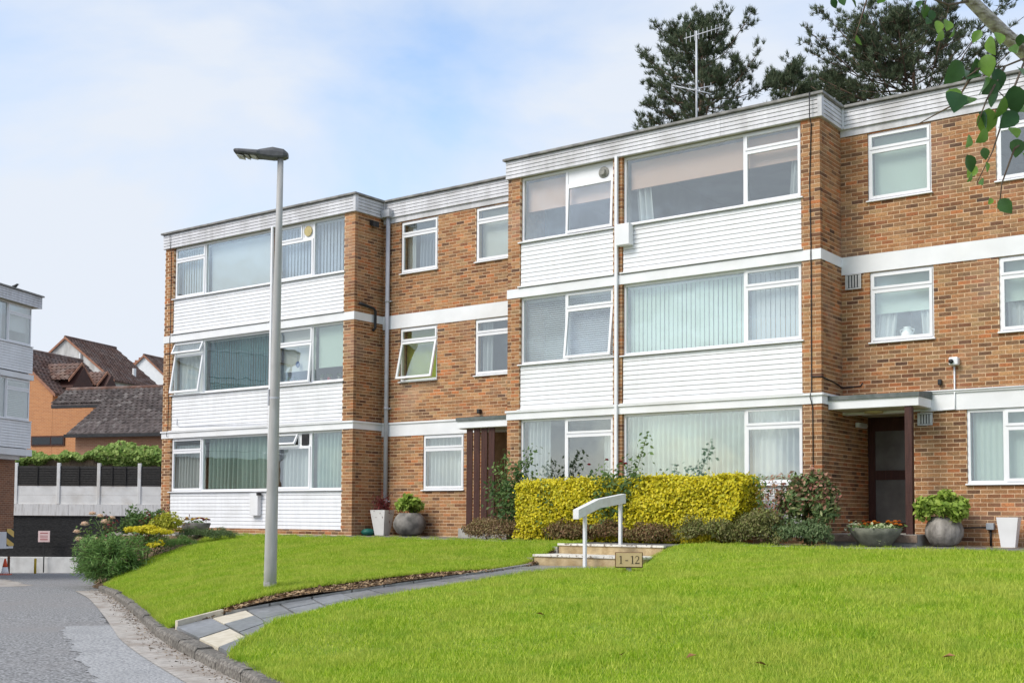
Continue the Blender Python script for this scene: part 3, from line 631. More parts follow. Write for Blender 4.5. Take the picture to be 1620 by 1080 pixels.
def door(x0, x1, y, name):
    d_ = part(name, MB().box(W, x0, x0 + .13, y, y + .06, .166, 2.38).box(W, x1 - .13, x1, y, y + .06, .166, 2.38).box(W, x0 + .13, x1 - .13, y, y + .06, 2.12, 2.38).box(W, x0 + .13, x1 - .13, y, y + .06, 1.18, 1.36).box(W, x0 + .13, x1 - .13, y, y + .06, .166, .36), M_brown)
    for z0, z1 in ((.355, 1.185), (1.355, 2.125)): build('pane', MB().box(W, x0 + .125, x1 - .125, y + .02, y + .028, z0, z1), M_frost, d_)
    build('handle', MB().tube([(x1 - .2, y - .04, 1.22), (x1 - .2, y - .04, 1.42)], .012), M_pipe, d_)
door(XD + .01, 20.15, DR + 1.29, 'entrance_door'); door(10.42, XC - .01, DR + 1.29, 'entrance_door')
part('porch_wall', MB().box(W, 20.161, 20.3, DR + .24, DR + 1.4, 0, 2.6), M_mortar); part('porch_wall', MB().box(W, 10.2, 10.4, DR + .24, DR + 1.4, 0, 2.6), M_mortar)
for i in range(4): part('screen_slat', MB().box(W, 10.40 + i * .207, 10.40 + i * .207 + .165, .36, .385, .19, 2.399), M_brown, .004)
part('porch_light', MB().lathe((19.5, .85, 2.33), [(.06, 0), (.16, .015), (.17, .05)], 20), mat('porch_lamp', (.5, .42, .2), rough=.4))
el = part('emergency_light', MB().box(W, XD + .03, XD + .1, DR + .55, DR + 1.0, 2.16, 2.25), M_upvc, .006)
build('face', MB().box(W, XD + .1001, XD + .108, DR + .6, DR + .95, 2.175, 2.235), M_vent, el)
# ---- pipes, vents, cables and boxes fixed to the walls
pp = MB().tube([(7.43, DR - .08, 7.72), (7.43, DR - .08, .55)], .052, 12); dp = build('downpipe', pp, M_pipe, ROOT, True)
build('hopper', MB().prism([(7.31, DR - .19, 7.71), (7.55, DR - .19, 7.71), (7.58, DR - .21, 7.88), (7.28, DR - .21, 7.88)], (0, .18, 0)), M_pipe, dp)
for z in (5.62, 3.0, .75): build('collar', MB().tube([(7.43, DR - .08, z), (7.43, DR - .08, z + .06)], .062, 12).box(W, 7.43, 7.53, DR - .06, DR - .01, z + .015, z + .04), M_pipe, dp, True)
for x, y in ((14.57, -.05), (4.37, -.05)):
    build('downpipe', MB().box(W, x - .032, x + .032, y - .03, y + .035, .1, ZF + .02), M_upvc, ROOT, bevel=.008)
wp = MB().tube([(XB + .07, .12, 5.50), (XB + .07, .60, 5.44), (XB + .07, .66, 5.38), (XB + .07, .66, 4.98), (XB + .05, .60, 4.9)], .035, 10); build('waste_pipe', wp, M_black, ROOT, True)
build('floodlight', MB().prism([(XB + .02, .48, 7.47), (XB + .14, .48, 7.42), (XB + .14, .48, 7.56), (XB + .02, .48, 7.6)], (0, .2, 0)), M_black, ROOT)
def grille(x0, x1, z0, z1):
    g = part('vent_grille', MB().box(FRC, x0, x1, -.03, -.006, z0, z1), M_ventd)
    mb = MB(); framebox(mb, FRC, x0 - .012, x1 + .012, -.045, -.031, z0 - .012, z1 + .012, .024); build('frame', mb, M_vent, g)
    n_ = 5
    for i in range(n_): x = x0 + (x1 - x0) * (i + .5) / n_; build('slat', MB().box(FRC, x - .012, x + .012, -.044, -.031, z0 + .02, z1 - .02), M_vent, g)
grille(18.95, 19.225, 4.69, 4.955); grille(20.26, 20.50, 2.11, 2.31)
def cable(pts, r=.008, m=None): build('cable', MB().tube(pts, r, 5), m or M_black, ROOT, True)
cable([(.30, -.1, 8.1), (.30, -.075, 7.70), (.27, -.014, 7.6), (.29, -.012, 5.35), (.29, -.03, 5.2), (.28, -.012, 5.0), (.26, -.014, 2.75), (.27, -.06, 2.6), (.29, -.05, 2.52)])
cable([(18.72, -.135, 8.155), (18.72, -.135, 7.7), (18.70, -.015, 7.6), (18.66, -.014, 6.5), (18.68, -.013, 5.35), (18.68, -.03, 5.2), (18.68, -.013, 5.0), (18.67, -.014, 2.75), (18.66, -.06, 2.62), (18.68, -.03, 2.5), (18.69, -.013, 2.4), (18.69, -.013, .5)], .010)
cable([(18.67, -.014, 2.98), (XD + .012, -.012, 2.97), (XD + .012, .5, 2.93), (XD + .014, DR - .014, 2.86), (19.2, DR - .012, 2.87), (19.24, DR - .012, 2.93)], .012)
cable([(20.6, DR - .014, .27), (21.46, DR - .014, .30)], .012); cable([(21.47, DR - .02, .27), (21.47, DR - .02, -.02)], .02)
cable([(18.95, DR - .05, 2.69), (22.9, DR - .05, 2.70)], .014, M_upvc); cable([(20.9, DR - .03, 3.12), (20.9, DR - .03, 2.36), (20.3, DR - .03, 2.345)], .016, M_upvc)
cable([(.62, .01, 3.02), (.62, .01, 2.86), (.72, .01, 2.80), (1.2, .01, 2.79), (4.2, -.01, 2.74), (6.8, -.02, 2.73)], .009, M_pipe)
jb = part('junction_box', MB().box(W, 21.41, 21.54, DR - .09, DR - .003, .255, .37), mat('grey_box', (.30, .33, .36), (.36, .39, .42), 5, .5), .01)
part('meter_box', MB().box(W, 14.62, 14.93, -.16, .02, 5.87, 6.30), M_white, .01)
mt = part('meter_box', MB().box(W, 3.73, 4.03, -.10, .02, .42, .98), M_white, .008); build('bracket', MB().box(W, 4.0, 4.08, -.12, -.02, .93, 1.0), M_black, mt)
part('security_bracket', MB().box(W, 20.62, 20.68, DR - .08, DR - .002, 2.80, 2.90), M_black, .01); part('security_bracket', MB().box(W, 9.0 + 1.24, 9.0 + 1.32, DR - .1, DR - .002, 2.78, 2.88), M_black, .01)
build('extractor_fan', MB().lathe((0, 0, 0), [(.10, 0), (.13, .02), (.13, .035)], 20), mat('yellowed_plastic', (.52, .43, .2), (.44, .36, .17), 9, .5), ROOT).matrix_local = Matrix.Translation(Vector((5.55, .085, 7.47)) - org(ROOT)) @ Matrix.Rotation(R(90), 4, 'X') @ Matrix.Translation(org(ROOT))
build('extractor_fan', MB().lathe((0, 0, 0), [(.06, .08), (.075, .04), (.12, .02), (.12, 0)][::-1], 20), mat('fan_grey', (.32, .31, .27), (.2, .2, .18), 20, .5), ROOT).matrix_local = Matrix.Translation(Vector((14.19, .085, 7.49)) - org(ROOT)) @ Matrix.Rotation(R(90), 4, 'X') @ Matrix.Translation(org(ROOT))
part('extractor_fan', MB().box(F0, 5.42, 5.66, .05, .088, 2.15, 2.43), M_black, .02)
# ================================================================== CURTAINS AND BLINDS (things of their own)
def sheetmat(name, c, tr=.25, rough=.85):
    m, t, b = newmat(name); n = t.nodes; l = t.links; b.inputs['Base Color'].default_value = (*c, 1); b.inputs['Roughness'].default_value = rough; b.inputs['Specular IOR Level'].default_value = .1
    tl = n.new('ShaderNodeBsdfTranslucent'); tl.inputs['Color'].default_value = (*c, 1); mxs = n.new('ShaderNodeMixShader'); mxs.inputs['Fac'].default_value = tr
    l.new(b.outputs['BSDF'], mxs.inputs[1]); l.new(tl.outputs['BSDF'], mxs.inputs[2]); l.new(mxs.outputs['Shader'], n['Material Output'].inputs['Surface']); return m
C_white = sheetmat('white_net', (.72, .73, .73), .15); C_mint = sheetmat('mint_net', (.50, .62, .56), .15); C_grey = sheetmat('grey_blind', (.66, .67, .68)); C_blue = sheetmat('blue_grey_blind', (.52, .56, .64))
C_teal = sheetmat('teal_blind', (.13, .25, .27)); C_pink = sheetmat('pink_blind', (.86, .60, .50)); C_cream = sheetmat('cream_blind', (.74, .73, .68)); C_green = sheetmat('olive_blind', (.40, .46, .10)); C_pale = sheetmat('pale_green_blind', (.70, .80, .72))
C_sage = sheetmat('sage_net', (.40, .50, .45), .12)
def curtain(fr, x0, x1, z0, z1, y, m, label, kind='curtain', pitch=.13, amp=.06, group=None, slant=0.0):
    og = fr((x0 + x1) / 2, y, z0)
    if kind == 'curtain':
        n_ = int((x1 - x0) / pitch * 8); X = np.linspace(x0, x1, n_ + 1); ph = 2 * np.pi * (X - x0) / pitch + rng.normal(0, .5) + np.cumsum(rng.normal(0, .12, n_ + 1))
        A = amp * (1 + .45 * np.sin(X * 3.1) + .3 * np.sin(X * 7.7)); rows = np.linspace(z1, z0, 5); V = []
        for r_, z in enumerate(rows):
            yy = y + A * np.sin(ph) * (.75 + .08 * r_); V += [tuple(fr(a + slant * (r_ / 4), b, z)) for a, b in zip(X, yy)]
        k = n_ + 1; F = [(r_ * k + i, r_ * k + i + 1, (r_ + 1) * k + i + 1, (r_ + 1) * k + i) for r_ in range(4) for i in range(n_)]
        o = npmesh('curtain', np.array(V) - np.array(og), np.array(F), m, None, True); o.location = og
        return tag(o, label, 'curtain', group)
    if kind == 'roller':
        mb = MB().box(fr, x0, x1, y, y + .004, z0, z1); mb.tube([fr(x0, y - .006, z0 + .01), fr(x1, y - .006, z0 + .01)], .009, 6); nm = 'roller_blind'
        mb.v = [tuple(Vector(p) - og) for p in mb.v]; o = build(nm, mb, m); o.location = og; return tag(o, label, 'blind', group)
    nm = 'vertical_blind' if kind == 'vertical' else 'venetian_blind'
    t = thing(nm, label, 'blind', og, group)
    build('head_rail', MB().box(fr, x0, x1, y - .02, y + .02, z1 - .03, z1), M_upvc, t)
    if kind == 'vertical':
        x = x0 + .05
        while x < x1 - .04:
            a = R(-8 + random.uniform(-5, 5)); c, s = math.cos(a) * .045, math.sin(a) * .045
            P = [fr(x - c, y - s, z0), fr(x + c, y + s, z0), fr(x + c, y + s, z1 - .03), fr(x - c, y - s, z1 - .03)]
            build('slat', MB().prism(P, fr.iy * .0015), m, t); x += pitch
    else:
        z = z1 - .05
        while z > z0:
            c, s = .022, .016; P = [fr(x0, y - c, z - s), fr(x0, y + c, z + s), fr(x0, y + c, z + s + .002), fr(x0, y - c, z - s + .002)]
            build('slat', MB().prism(P, fr.ex * (x1 - x0)), m, t); z -= pitch
    return t
yb = .24
LB, RBW = 'of the bay by the street lamp', 'of the bay behind the hedge'
curtain(F0, .42, 1.6, 6.34, 7.65, yb, C_grey, 'pale vertical blind in the top-floor side casement ' + LB, 'vertical', .105)
curtain(F0, 1.68, 4.2, 6.34, 7.62, yb, C_grey, 'plain pale roller blind in the big top-floor pane ' + LB, 'roller')
curtain(F0, 4.55, 6.82, 6.34, 7.66, yb, C_blue, 'blue-grey vertical blind in the narrow top-floor window ' + LB, 'vertical', .115)
curtain(F0, .42, 1.55, 3.7, 5.05, yb, C_white, 'white net curtain behind the propped-open middle casement ' + LB, pitch=.2, amp=.03)
curtain(F0, 1.68, 4.2, 3.7, 5.05, yb, C_teal, 'dark teal vertical blind in the big middle-floor pane ' + LB, 'vertical', .095)
curtain(F0, 4.55, 5.7, 4.02, 5.06, yb, C_cream, 'cream roller blind in the middle-floor casement with a hanging ornament', 'roller')
curtain(F0, 5.8, 6.82, 4.05, 5.06, yb, C_pale, 'pale green roller blind stopping short above the windowsill plants', 'roller')
curtain(F0, .42, 1.6, 1.09, 2.3, yb, C_white, 'white gathered net curtain in the ground-floor side casement ' + LB, pitch=.12)
curtain(F0, 1.68, 4.2, 1.09, 2.45, yb, C_sage, 'mint green net curtain across the big ground-floor pane ' + LB, pitch=.16)
curtain(F0, 4.62, 5.7, 1.09, 2.1, yb, C_white, 'white net curtain in the ground-floor casement below the black extractor fan', pitch=.14)
curtain(F0, 5.8, 6.82, 1.09, 2.45, yb, C_mint, 'pale mint net curtain in the fixed ground-floor pane next to the downpipe corner', pitch=.13)
curtain(F0, 12.17, 14.42, 6.98, 7.62, yb, C_pink, 'pink roller blind half down in the narrow top-floor window ' + RBW, 'roller')
curtain(F0, 14.75, 18.44, 7.06, 7.62, yb, C_pink, 'pink roller blind half down in the wide top-floor window ' + RBW, 'roller')
curtain(F0, 14.76, 15.12, 6.34, 7.6, yb + .12, C_white, 'narrow white curtain at the drainpipe side of the wide top-floor window', pitch=.12, slant=.12)
curtain(F0, 18.2, 18.44, 6.34, 7.6, yb + .12, C_white, 'white curtain edge in the top-floor casement next to the corner pier', pitch=.1, slant=-.08)
curtain(F0, 12.17, 14.42, 3.7, 5.05, yb, C_white, 'white venetian blind in the narrow middle-floor window ' + RBW, 'venetian', .045)
curtain(F0, 14.73, 17.28, 3.7, 5.05, yb, C_pale, 'pale green vertical blind filling the big middle-floor pane ' + RBW, 'vertical', .098)
curtain(F0, 17.38, 18.44, 3.7, 5.05, yb, C_grey, 'light grey vertical blind in the middle-floor casement ' + RBW, 'vertical', .098)
curtain(F0, 12.2, 12.8, 1.09, 2.45, yb, C_white, 'white net curtain drawn to one side of the ground-floor window by the rose bush', pitch=.1)
curtain(F0, 14.15, 14.42, 1.09, 2.2, yb, C_white, 'narrow white curtain edge beside the white drainpipe on the ground floor', pitch=.1)
curtain(F0, 14.73, 17.28, 1.09, 2.45, yb, C_sage, 'grey-green net curtain in the big ground-floor pane above the golden hedge', pitch=.115)
curtain(F0, 17.38, 18.44, 1.09, 2.45, yb, C_white, 'white net curtain in the ground-floor casement next to the corner pier', pitch=.13)
yr = .2
curtain(FRC, 7.85, 8.12, 6.31, 7.5, yr, C_cream, 'cream curtain drawn aside in the top-floor window next to the downpipe', pitch=.09)
curtain(FRC, 8.2, 8.9, 6.31, 7.22, yr + .05, C_blue, 'blue-grey net behind the top-floor window next to the downpipe', pitch=.1)
curtain(FRC, 10.16, 11.22, 6.31, 7.5, yr, C_cream, 'cream roller blind in the top-floor window of the recess, away from the downpipe', 'roller')
curtain(FRC, 7.84, 8.9, 3.68, 4.9, yr, C_green, 'olive green roller blind behind the tilted-open window next to the downpipe', 'roller')
curtain(FRC, 10.16, 10.5, 3.68, 4.9, yr, C_grey, 'grey curtain edge in the dark middle-floor window above the slatted porch screen', pitch=.12)
curtain(FRC, 8.6, 9.74, 1.07, 2.3, yr, C_white, 'white net curtain in the ground-floor window beside the slatted porch screen', pitch=.12)
curtain(FRC, 19.43, 20.48, 6.31, 7.5, yr, C_pale, 'pale mint roller blind in the top-floor window above the post porch', 'roller')
curtain(FRC, 19.44, 20.50, 4.20, 4.9, yr, C_pale, 'pale mint roman blind half down above a white vase', 'roller')
curtain(FRC, 19.46, 19.80, 3.68, 4.2, yr + .08, C_white, 'white swag of curtain on the porch-corner side of the white vase', pitch=.12, slant=-.05)
curtain(FRC, 20.24, 20.48, 3.68, 4.2, yr + .08, C_white, 'white swag of curtain on the wall-camera side of the white vase', pitch=.12, slant=.04)
curtain(FRC, 21.72, 22.78, 4.20, 4.9, yr, C_pale, 'pale mint roman blind in the middle-floor window above the tapered white planter', 'roller')
curtain(FRC, 21.74, 22.1, 3.68, 4.2, yr + .08, C_white, 'white curtain swag in the middle-floor window above the tapered white planter', pitch=.12)
curtain(FRC, 21.14, 22.9, 1.07, 2.3, yr, C_pale, 'pale grey-green net curtain in the ground-floor window above the grey junction box', pitch=.10, amp=.012)
def lathe_thing(name, label, cat, c, prof, m, seg=20, group=None):
    mb = MB().lathe((0, 0, 0), prof, seg); o = build(name, mb, m, None, True); o.location = c; return tag(o, label, cat, group)
va = lathe_thing('vase', 'small white two-handled vase on the windowsill above the post porch', 'vase', FRC(20.03, .12, 3.66), [(.05, 0), (.10, .05), (.115, .12), (.075, .19), (.055, .22), (.07, .25)], M_upvc)
for s in (-1, 1): build('handle', MB().tube([(s * .06, 0, .22), (s * .13, 0, .2), (s * .11, 0, .13)], .01, 6), M_upvc, va, True)
sn = lathe_thing('hanging_ornament', 'small blue glass ornament hanging in the open casement', 'ornament', (5.15, .15, 4.15), [(.01, -.05), (.05, 0), (.06, .05), (.03, .1), (.004, .12), (.004, .6)], mat('blue_glass', (.03, .08, .25), rough=.15))
M_leafd = island_mat('houseplant_leaf', [(0, (.05, .12, .03)), (1, (.12, .2, .05))], .5, trans=.2)
M_red = mat('red_petal', (.45, .04, .05), rough=.6)
for i, x in enumerate((4.75, 5.0, 5.95, 6.2, 6.55)):
    t = thing('potted_houseplant', 'small potted houseplant on the sill under the short blinds', 'houseplant', F0(x, .21, 3.70), 'houseplants on the middle-floor sill')
    og = org(t); build('pot', MB().lathe(og, [(.035, 0), (.05, .1)], 12), M_red if i % 2 else M_conc, t)
    mb = MB()
    for k in range(14):
        a = random.uniform(0, 6.28); e = random.uniform(.3, 1.2); d = Vector((math.cos(a) * math.cos(e), math.sin(a) * math.cos(e), math.sin(e))); p = og + Vector((0, 0, .1)); q = p + d * .12; w_ = d.cross(Vector((0, 0, 1))).normalized() * .025
        mb.add([p, (p + q) / 2 + w_, q, (p + q) / 2 - w_], [(0, 1, 2, 3)])
    build('leaves', mb, M_leafd, t)
# ================================================================== SECOND BLOCK, FENCE, HOUSES
GR = lambda lat, dep: Vector((CAM.x, CAM.y, 0)) + _F0 * dep + _R * lat
def dirv(deg):
    a = R(deg); return _F0 * math.cos(a) + _R * math.sin(a)
ex2 = dirv(11.7); O2 = GR(-16.97, 42)
B2 = thing('apartment_building', 'end of a second white-boarded apartment block over a brick ground floor across the drive', 'building', (O2.x, O2.y, -1.6)); SAVED = ROOT
F2 = frame((O2.x, O2.y, 0), (ex2.x, ex2.y))
M_brick_far = None
def brickmat(name, c1, c2, mort, sc=1.0):
    m, t, b = newmat(name); n = t.nodes; l = t.links; b.inputs['Roughness'].default_value = .85
    tcn = n.new('ShaderNodeTexCoord'); bt = n.new('ShaderNodeTexBrick'); bt.inputs['Scale'].default_value = 1; bt.inputs['Brick Width'].default_value = .225 * sc; bt.inputs['Row Height'].default_value = .075 * sc; bt.inputs['Mortar Size'].default_value = .006 * sc
    bt.inputs['Color1'].default_value = (*c1, 1); bt.inputs['Color2'].default_value = (*c2, 1); bt.inputs['Mortar'].default_value = (*mort, 1)
    l.new(tcn.outputs['UV'], bt.inputs['Vector']); l.new(bt.outputs['Color'], b.inputs['Base Color']); return m
M_bfar = brickmat('second_block_brick', (.30, .13, .065), (.20, .085, .045), (.42, .29, .19)); M_bhouse = brickmat('orange_house_brick', (.52, .22, .085), (.44, .175, .07), (.55, .36, .2))
def uvbox(o, fr):
    """lay brick courses along the wall: u along the frame, v up"""
    me = o.data; uv = me.uv_layers.new(name='UVMap'); og = org(o)
    for p in me.polygons:
        nrm = p.normal; along = fr.ex if abs(nrm.dot(fr.iy)) > .5 else fr.iy
        for li in p.loop_indices:
            co = me.vertices[me.loops[li].vertex_index].co + og; uv.data[li].uv = ((co - fr.O).dot(along), co.z)
ROOT = B2
for z0, z1 in ((B1a - .05, B1b), (B2a, B2b)): part('white_band', MB().box(F2, -14, .05, -.05, .3, z0, z1), M_white)
boards(F2, -14, .22, fz0 - .02, fz1, 'fascia', 5, -.2, M_fascia, (-4.0,)); part('roof_edge', MB().box(F2, -14, .28, -.25, 6, fz1 + .001, ZC), M_cop)
part('soffit', MB().box(F2, -14, .2, -.14, .3, fz0 - .018, fz0 + .01), M_soffit)
for zz in (WT, WM): window(F2, -4.4, -.05, zz[0], zz[1] - .01, [(-1.40, 'f'), (-.05, 'c', .30, 0, 0)], y=.04, root=B2); window(F2, -9.4, -5.0, zz[0], zz[1] - .01, [(-6.5, 'f'), (-5.0, 'c', .30, 0, 0)], y=.04, root=B2)
for z0, z1 in ((5.345, 6.268), (2.705, 3.636)):
    boards(F2, -14, .0, z0, z1, 'cladding_panel', 10, -.03, M_board, (-4.7,))
part('room', MB().box(F2, -14, .0, 3.0, 3.2, -1.8, 7.9), M_room)
for z in (2.46, 5.1, 7.72): part('floor_slab', MB().box(F2, -14, -.05, .32, 3.0, z, z + .2), M_room)
part('end_wall', MB().box(F2, -.04, .0, .12, 6, 2.4, 8.0), M_board)
for zz in (WT, WM): window(F2, -13.9, -9.9, zz[0], zz[1] - .01, [(-11.2, 'f'), (-9.9, 'c', .30, 0, 0)], y=.04, root=B2)
part('mullion_post', MB().box(F2, -9.9, -9.4, .05, .3, 2.7, 7.7), M_board)
part('mullion_post', MB().box(F2, -5.0, -4.4, .05, .3, 2.7, 7.7), M_board)
w1 = part('brick_wall', MB().box(F2, -14, -.1, .5, 6, .45, 2.46), M_bfar); uvbox(w1, F2)
part('concrete_beam', MB().box(F2, -14, -.12, .48, 6, -.78, -.2), M_white)
w2 = part('brick_wall', MB().box(F2, -14, -.1, .502, 6, -.199, .449), M_bfar); uvbox(w2, F2)
w3 = part('brick_wall', MB().box(F2, -14, -.9, .75, 6, -2.2, -.781), M_bfar); uvbox(w3, F2)
M_hz = None
m, t, b = newmat('hazard_stripes'); n = t.nodes; l = t.links; g = n.new('ShaderNodeTexCoord'); wv = n.new('ShaderNodeTexWave'); wv.inputs['Scale'].default_value = 1.5; wv.bands_direction = 'DIAGONAL'; l.new(g.outputs['Object'], wv.inputs['Vector'])
rr = n.new('ShaderNodeValToRGB'); rr.color_ramp.interpolation = 'CONSTANT'; rr.color_ramp.elements[0].color = (.02, .02, .02, 1); rr.color_ramp.elements[1].position = .5; rr.color_ramp.elements[1].color = (.75, .5, .12, 1); l.new(wv.outputs['Fac'], rr.inputs['Fac']); l.new(rr.outputs['Color'], b.inputs['Base Color']); M_hz = m
part('hazard_tape', MB().box(F2, -.50, -.11, .465, .479, -.70, -.1), M_hz); 
part('outlet', MB().box(F2, -1.6, -.3, .2, .5, 2.30, 2.44), M_white)
for x0, x1, z0, z1, lab in ((-4.3, -1.5, 6.35, 7.65, 'grey roller blind in the wide top pane of the second apartment block'), (-1.3, -.1, 6.75, 7.65, 'pale half-drawn roller blind in the end top window of the second apartment block')):
    curtain(F2, x0, x1, z0, z1, .2, C_grey, lab, 'roller')
curtain(F2, -13.8, -5.1, 6.35, 7.65, .25, C_white, 'long run of white net curtain in the upper windows of the second block', pitch=.2)
curtain(F2, -13.8, -1.5, 3.72, 5.0, .25, C_white, 'long run of white net curtain in the lower windows of the second block', pitch=.2)
curtain(F2, -1.3, -.1, 3.72, 5.0, .2, C_cream, 'cream venetian blind in the lower end window of the second apartment block', 'venetian', .06)
ROOT = SAVED
bird = MB(); bc = F2(-1.0, .1, ZC)
bird.tube([bc + _R * -.14 + Vector((0, 0, .07)), bc + _R * -.05 + Vector((0, 0, .11)), bc + _R * .06 + Vector((0, 0, .15)), bc + _R * .11 + Vector((0, 0, .2)), bc + _R * .17 + Vector((0, 0, .2))], [.012, .05, .055, .035, .006], 8)
for s in (-.01, .03): bird.tube([bc + _R * s + Vector((0, 0, 0)), bc + _R * s + Vector((0, 0, .1))], .006, 5)
bird.v = [tuple(Vector(p) - bc) for p in bird.v]; bo = build('bird', bird, M_black, None, True); bo.location = bc; tag(bo, 'small black bird perched on the roof edge of the second apartment block', 'bird')
# ---- retaining wall and fence at the end of the drive
FX = frame(GR(0, 50), (_R.x, _R.y))
M_rend = mat('grey_render', (.60, .60, .58), (.72, .72, .70), 3, .85, .2, c3=(.36, .34, .31), s3=1.2, k3=.5)
M_dark = mat('black_brick', (.012, .012, .013), (.035, .034, .034), 9, .8, .6, stretch=(1, 1, 5))
M_gb = mat('pale_gravel_board', (.68, .67, .65), (.78, .77, .75), 2.5, .85, .2, c3=(.46, .40, .33), s3=1.0, k3=.5)
M_corr = mat('stained_white_sheet', (.66, .65, .64), (.46, .44, .42), 5, .8, .2, stretch=(3, 3, .4), lo=.5, hi=.75)
M_fence = mat('dark_fence_board', (.022, .021, .020), (.048, .045, .042), 12, .85, .4, stretch=(1, 1, 4))
rw = thing('retaining_wall', 'dark panelled retaining wall on a pale concrete base at the end of the drive', 'wall', GR(-19, 50) + Vector((0, 0, -2.1)))
build('concrete_base', MB().box(FX, -26, -11, -.25, .3, -2.4, -1.367), M_rend, rw, bevel=.02)
build('backing', MB().box(FX, -26, -11, .06, .28, -1.366, .35), M_dark, rw)
z = -1.366
while z < .33:
    build('board', MB().box(FX, -26, -11, .0 + random.uniform(0, .012), .1, z, min(z + .209, .349)), M_dark, rw); z += .21
x = -26
while x < -11:
    build('white_sheet', MB().box(FX, x, min(x + 2.5, -11) - .012, -.08 + random.uniform(0, .01), .1, .352, .826), M_corr, rw); x += 2.5
fc = thing('panel_fence', 'dark slatted fence panels between white concrete posts above the retaining wall', 'fence', GR(-19, 50) + Vector((0, 0, .83)))
posts = [-24.3, -22.5, -20.74, -18.96, -17.28, -15.58, -13.85, -12.1]
for px_ in posts: build('post', MB().box(FX, px_ - .07, px_ + .07, -.06, .06, .828, 2.55), M_gb, fc, bevel=.015)
for a, b in zip(posts[:-1], posts[1:]):
    for k in range(2): build('gravel_board', MB().box(FX, a + .072, b - .072, -.025 + .003 * k, .03, .829 + k * .382, .829 + (k + 1) * .382 - .006), M_gb, fc)
    dz = random.uniform(-.04, .03)
    for k in range(8):
        z0 = 1.60 + k * .102; mb = MB(); P = [FX(a + .075, -.035, z0), FX(a + .075, -.005, z0), FX(a + .075, .002, z0 + .108), FX(a + .075, -.008, z0 + .108)]
        mb.prism(P, FX.ex * (b - a - .15)); build('slat', mb, M_fence, fc)
    for q in (.33, .66) if random.random() < .6 else (.5,): build('batten', MB().box(FX, a + (b - a) * q - .02, a + (b - a) * q + .02, -.06, -.036, 1.6, 2.42), M_fence, fc)
M_cb = mat('weathered_close_board', (.24, .18, .125), (.36, .29, .22), 14, .9, .3, stretch=(8, 8, .5))
cf = thing('close_board_fence', 'weathered brown close-board fence half hidden under ivy', 'fence', GR(-19, 51) + Vector((0, 0, 0)))
x = -23.5
while x < -13: build('board', MB().box(FX, x, x + .118, 1.0 + random.uniform(0, .02), 1.04, .8, 2.86 + random.uniform(-.03, .03)), M_cb, cf); x += .125
build('rail', MB().box(FX, -23.5, -13, 1.045, 1.1, 2.3, 2.4), M_cb, cf)
# sign, cone, posts
sg = thing('parking_sign', 'small pink and white notice board on a thin stake before the dark wall', 'sign', GR(-19.36, 49.6) + Vector((0, 0, -1.37)))
FS = frame(GR(-19.36, 49.6), (_R.x, _R.y))
build('stake', MB().box(FS, -.02, .02, .012, .04, -2.0, -.6), M_black, sg); bd = build('board', MB().box(FS, -.24, .24, -.02, .01, -.74, -.28), mat('pink_board', (.70, .52, .50), (.76, .60, .58), 6, .6), sg)
for z0, h in ((-.40, .045), (-.50, .03), (-.57, .03), (-.66, .05)): build('print_line', MB().box(FS, -.16, .16, -.0245, -.021, z0, z0 + h), mat('red_print', (.42, .16, .16)), bd)
cn = GR((12 - 810) / 1890 * 40, 40); zc0 = float(zroad(cn.x, cn.y)); M_or = mat('cone_orange', (.75, .10, .03), (.68, .09, .03), 6, .5)
co = thing('traffic_cone', 'orange and white traffic cone by the brick corner of the second block', 'traffic cone', (cn.x, cn.y, zc0)); c_ = (cn.x, cn.y, zc0)
build('base', MB().box(frame((cn.x, cn.y, 0), (_R.x, _R.y)), -.17, .17, -.17, .17, zc0, zc0 + .03), M_or, co, bevel=.01)
build('cone_body', MB().lathe(c_, [(.13, .031), (.115, .10), (.085, .26)], 20), M_white, co, True); build('cone_top', MB().lathe(c_, [(.085, .2605), (.07, .33), (.03, .53), (.02, .54)], 20), M_or, co, True)
for u_, d_, nm, m_, lab, hh in ((17.5, 41, 'rusty_post', mat('rusty_timber', (.22, .10, .05), (.10, .06, .04), 9, .9), 'short rusty brown post beside the traffic cone', .62), (59.5, 44, 'yellow_post', mat('yellow_paint', (.68, .48, .04), (.6, .42, .05), 8, .6), 'short yellow marker post in front of the concrete base wall', .56)):
    p = GR((u_ - 810) / 1890 * d_, d_); z0 = float(zroad(p.x, p.y)); o = build(nm, MB().tube([(0, 0, 0), (0, 0, hh - .02), (0, 0, hh)], [.045, .045, .03], 10), m_, None, True); o.location = (p.x, p.y, z0); tag(o, lab, 'post')
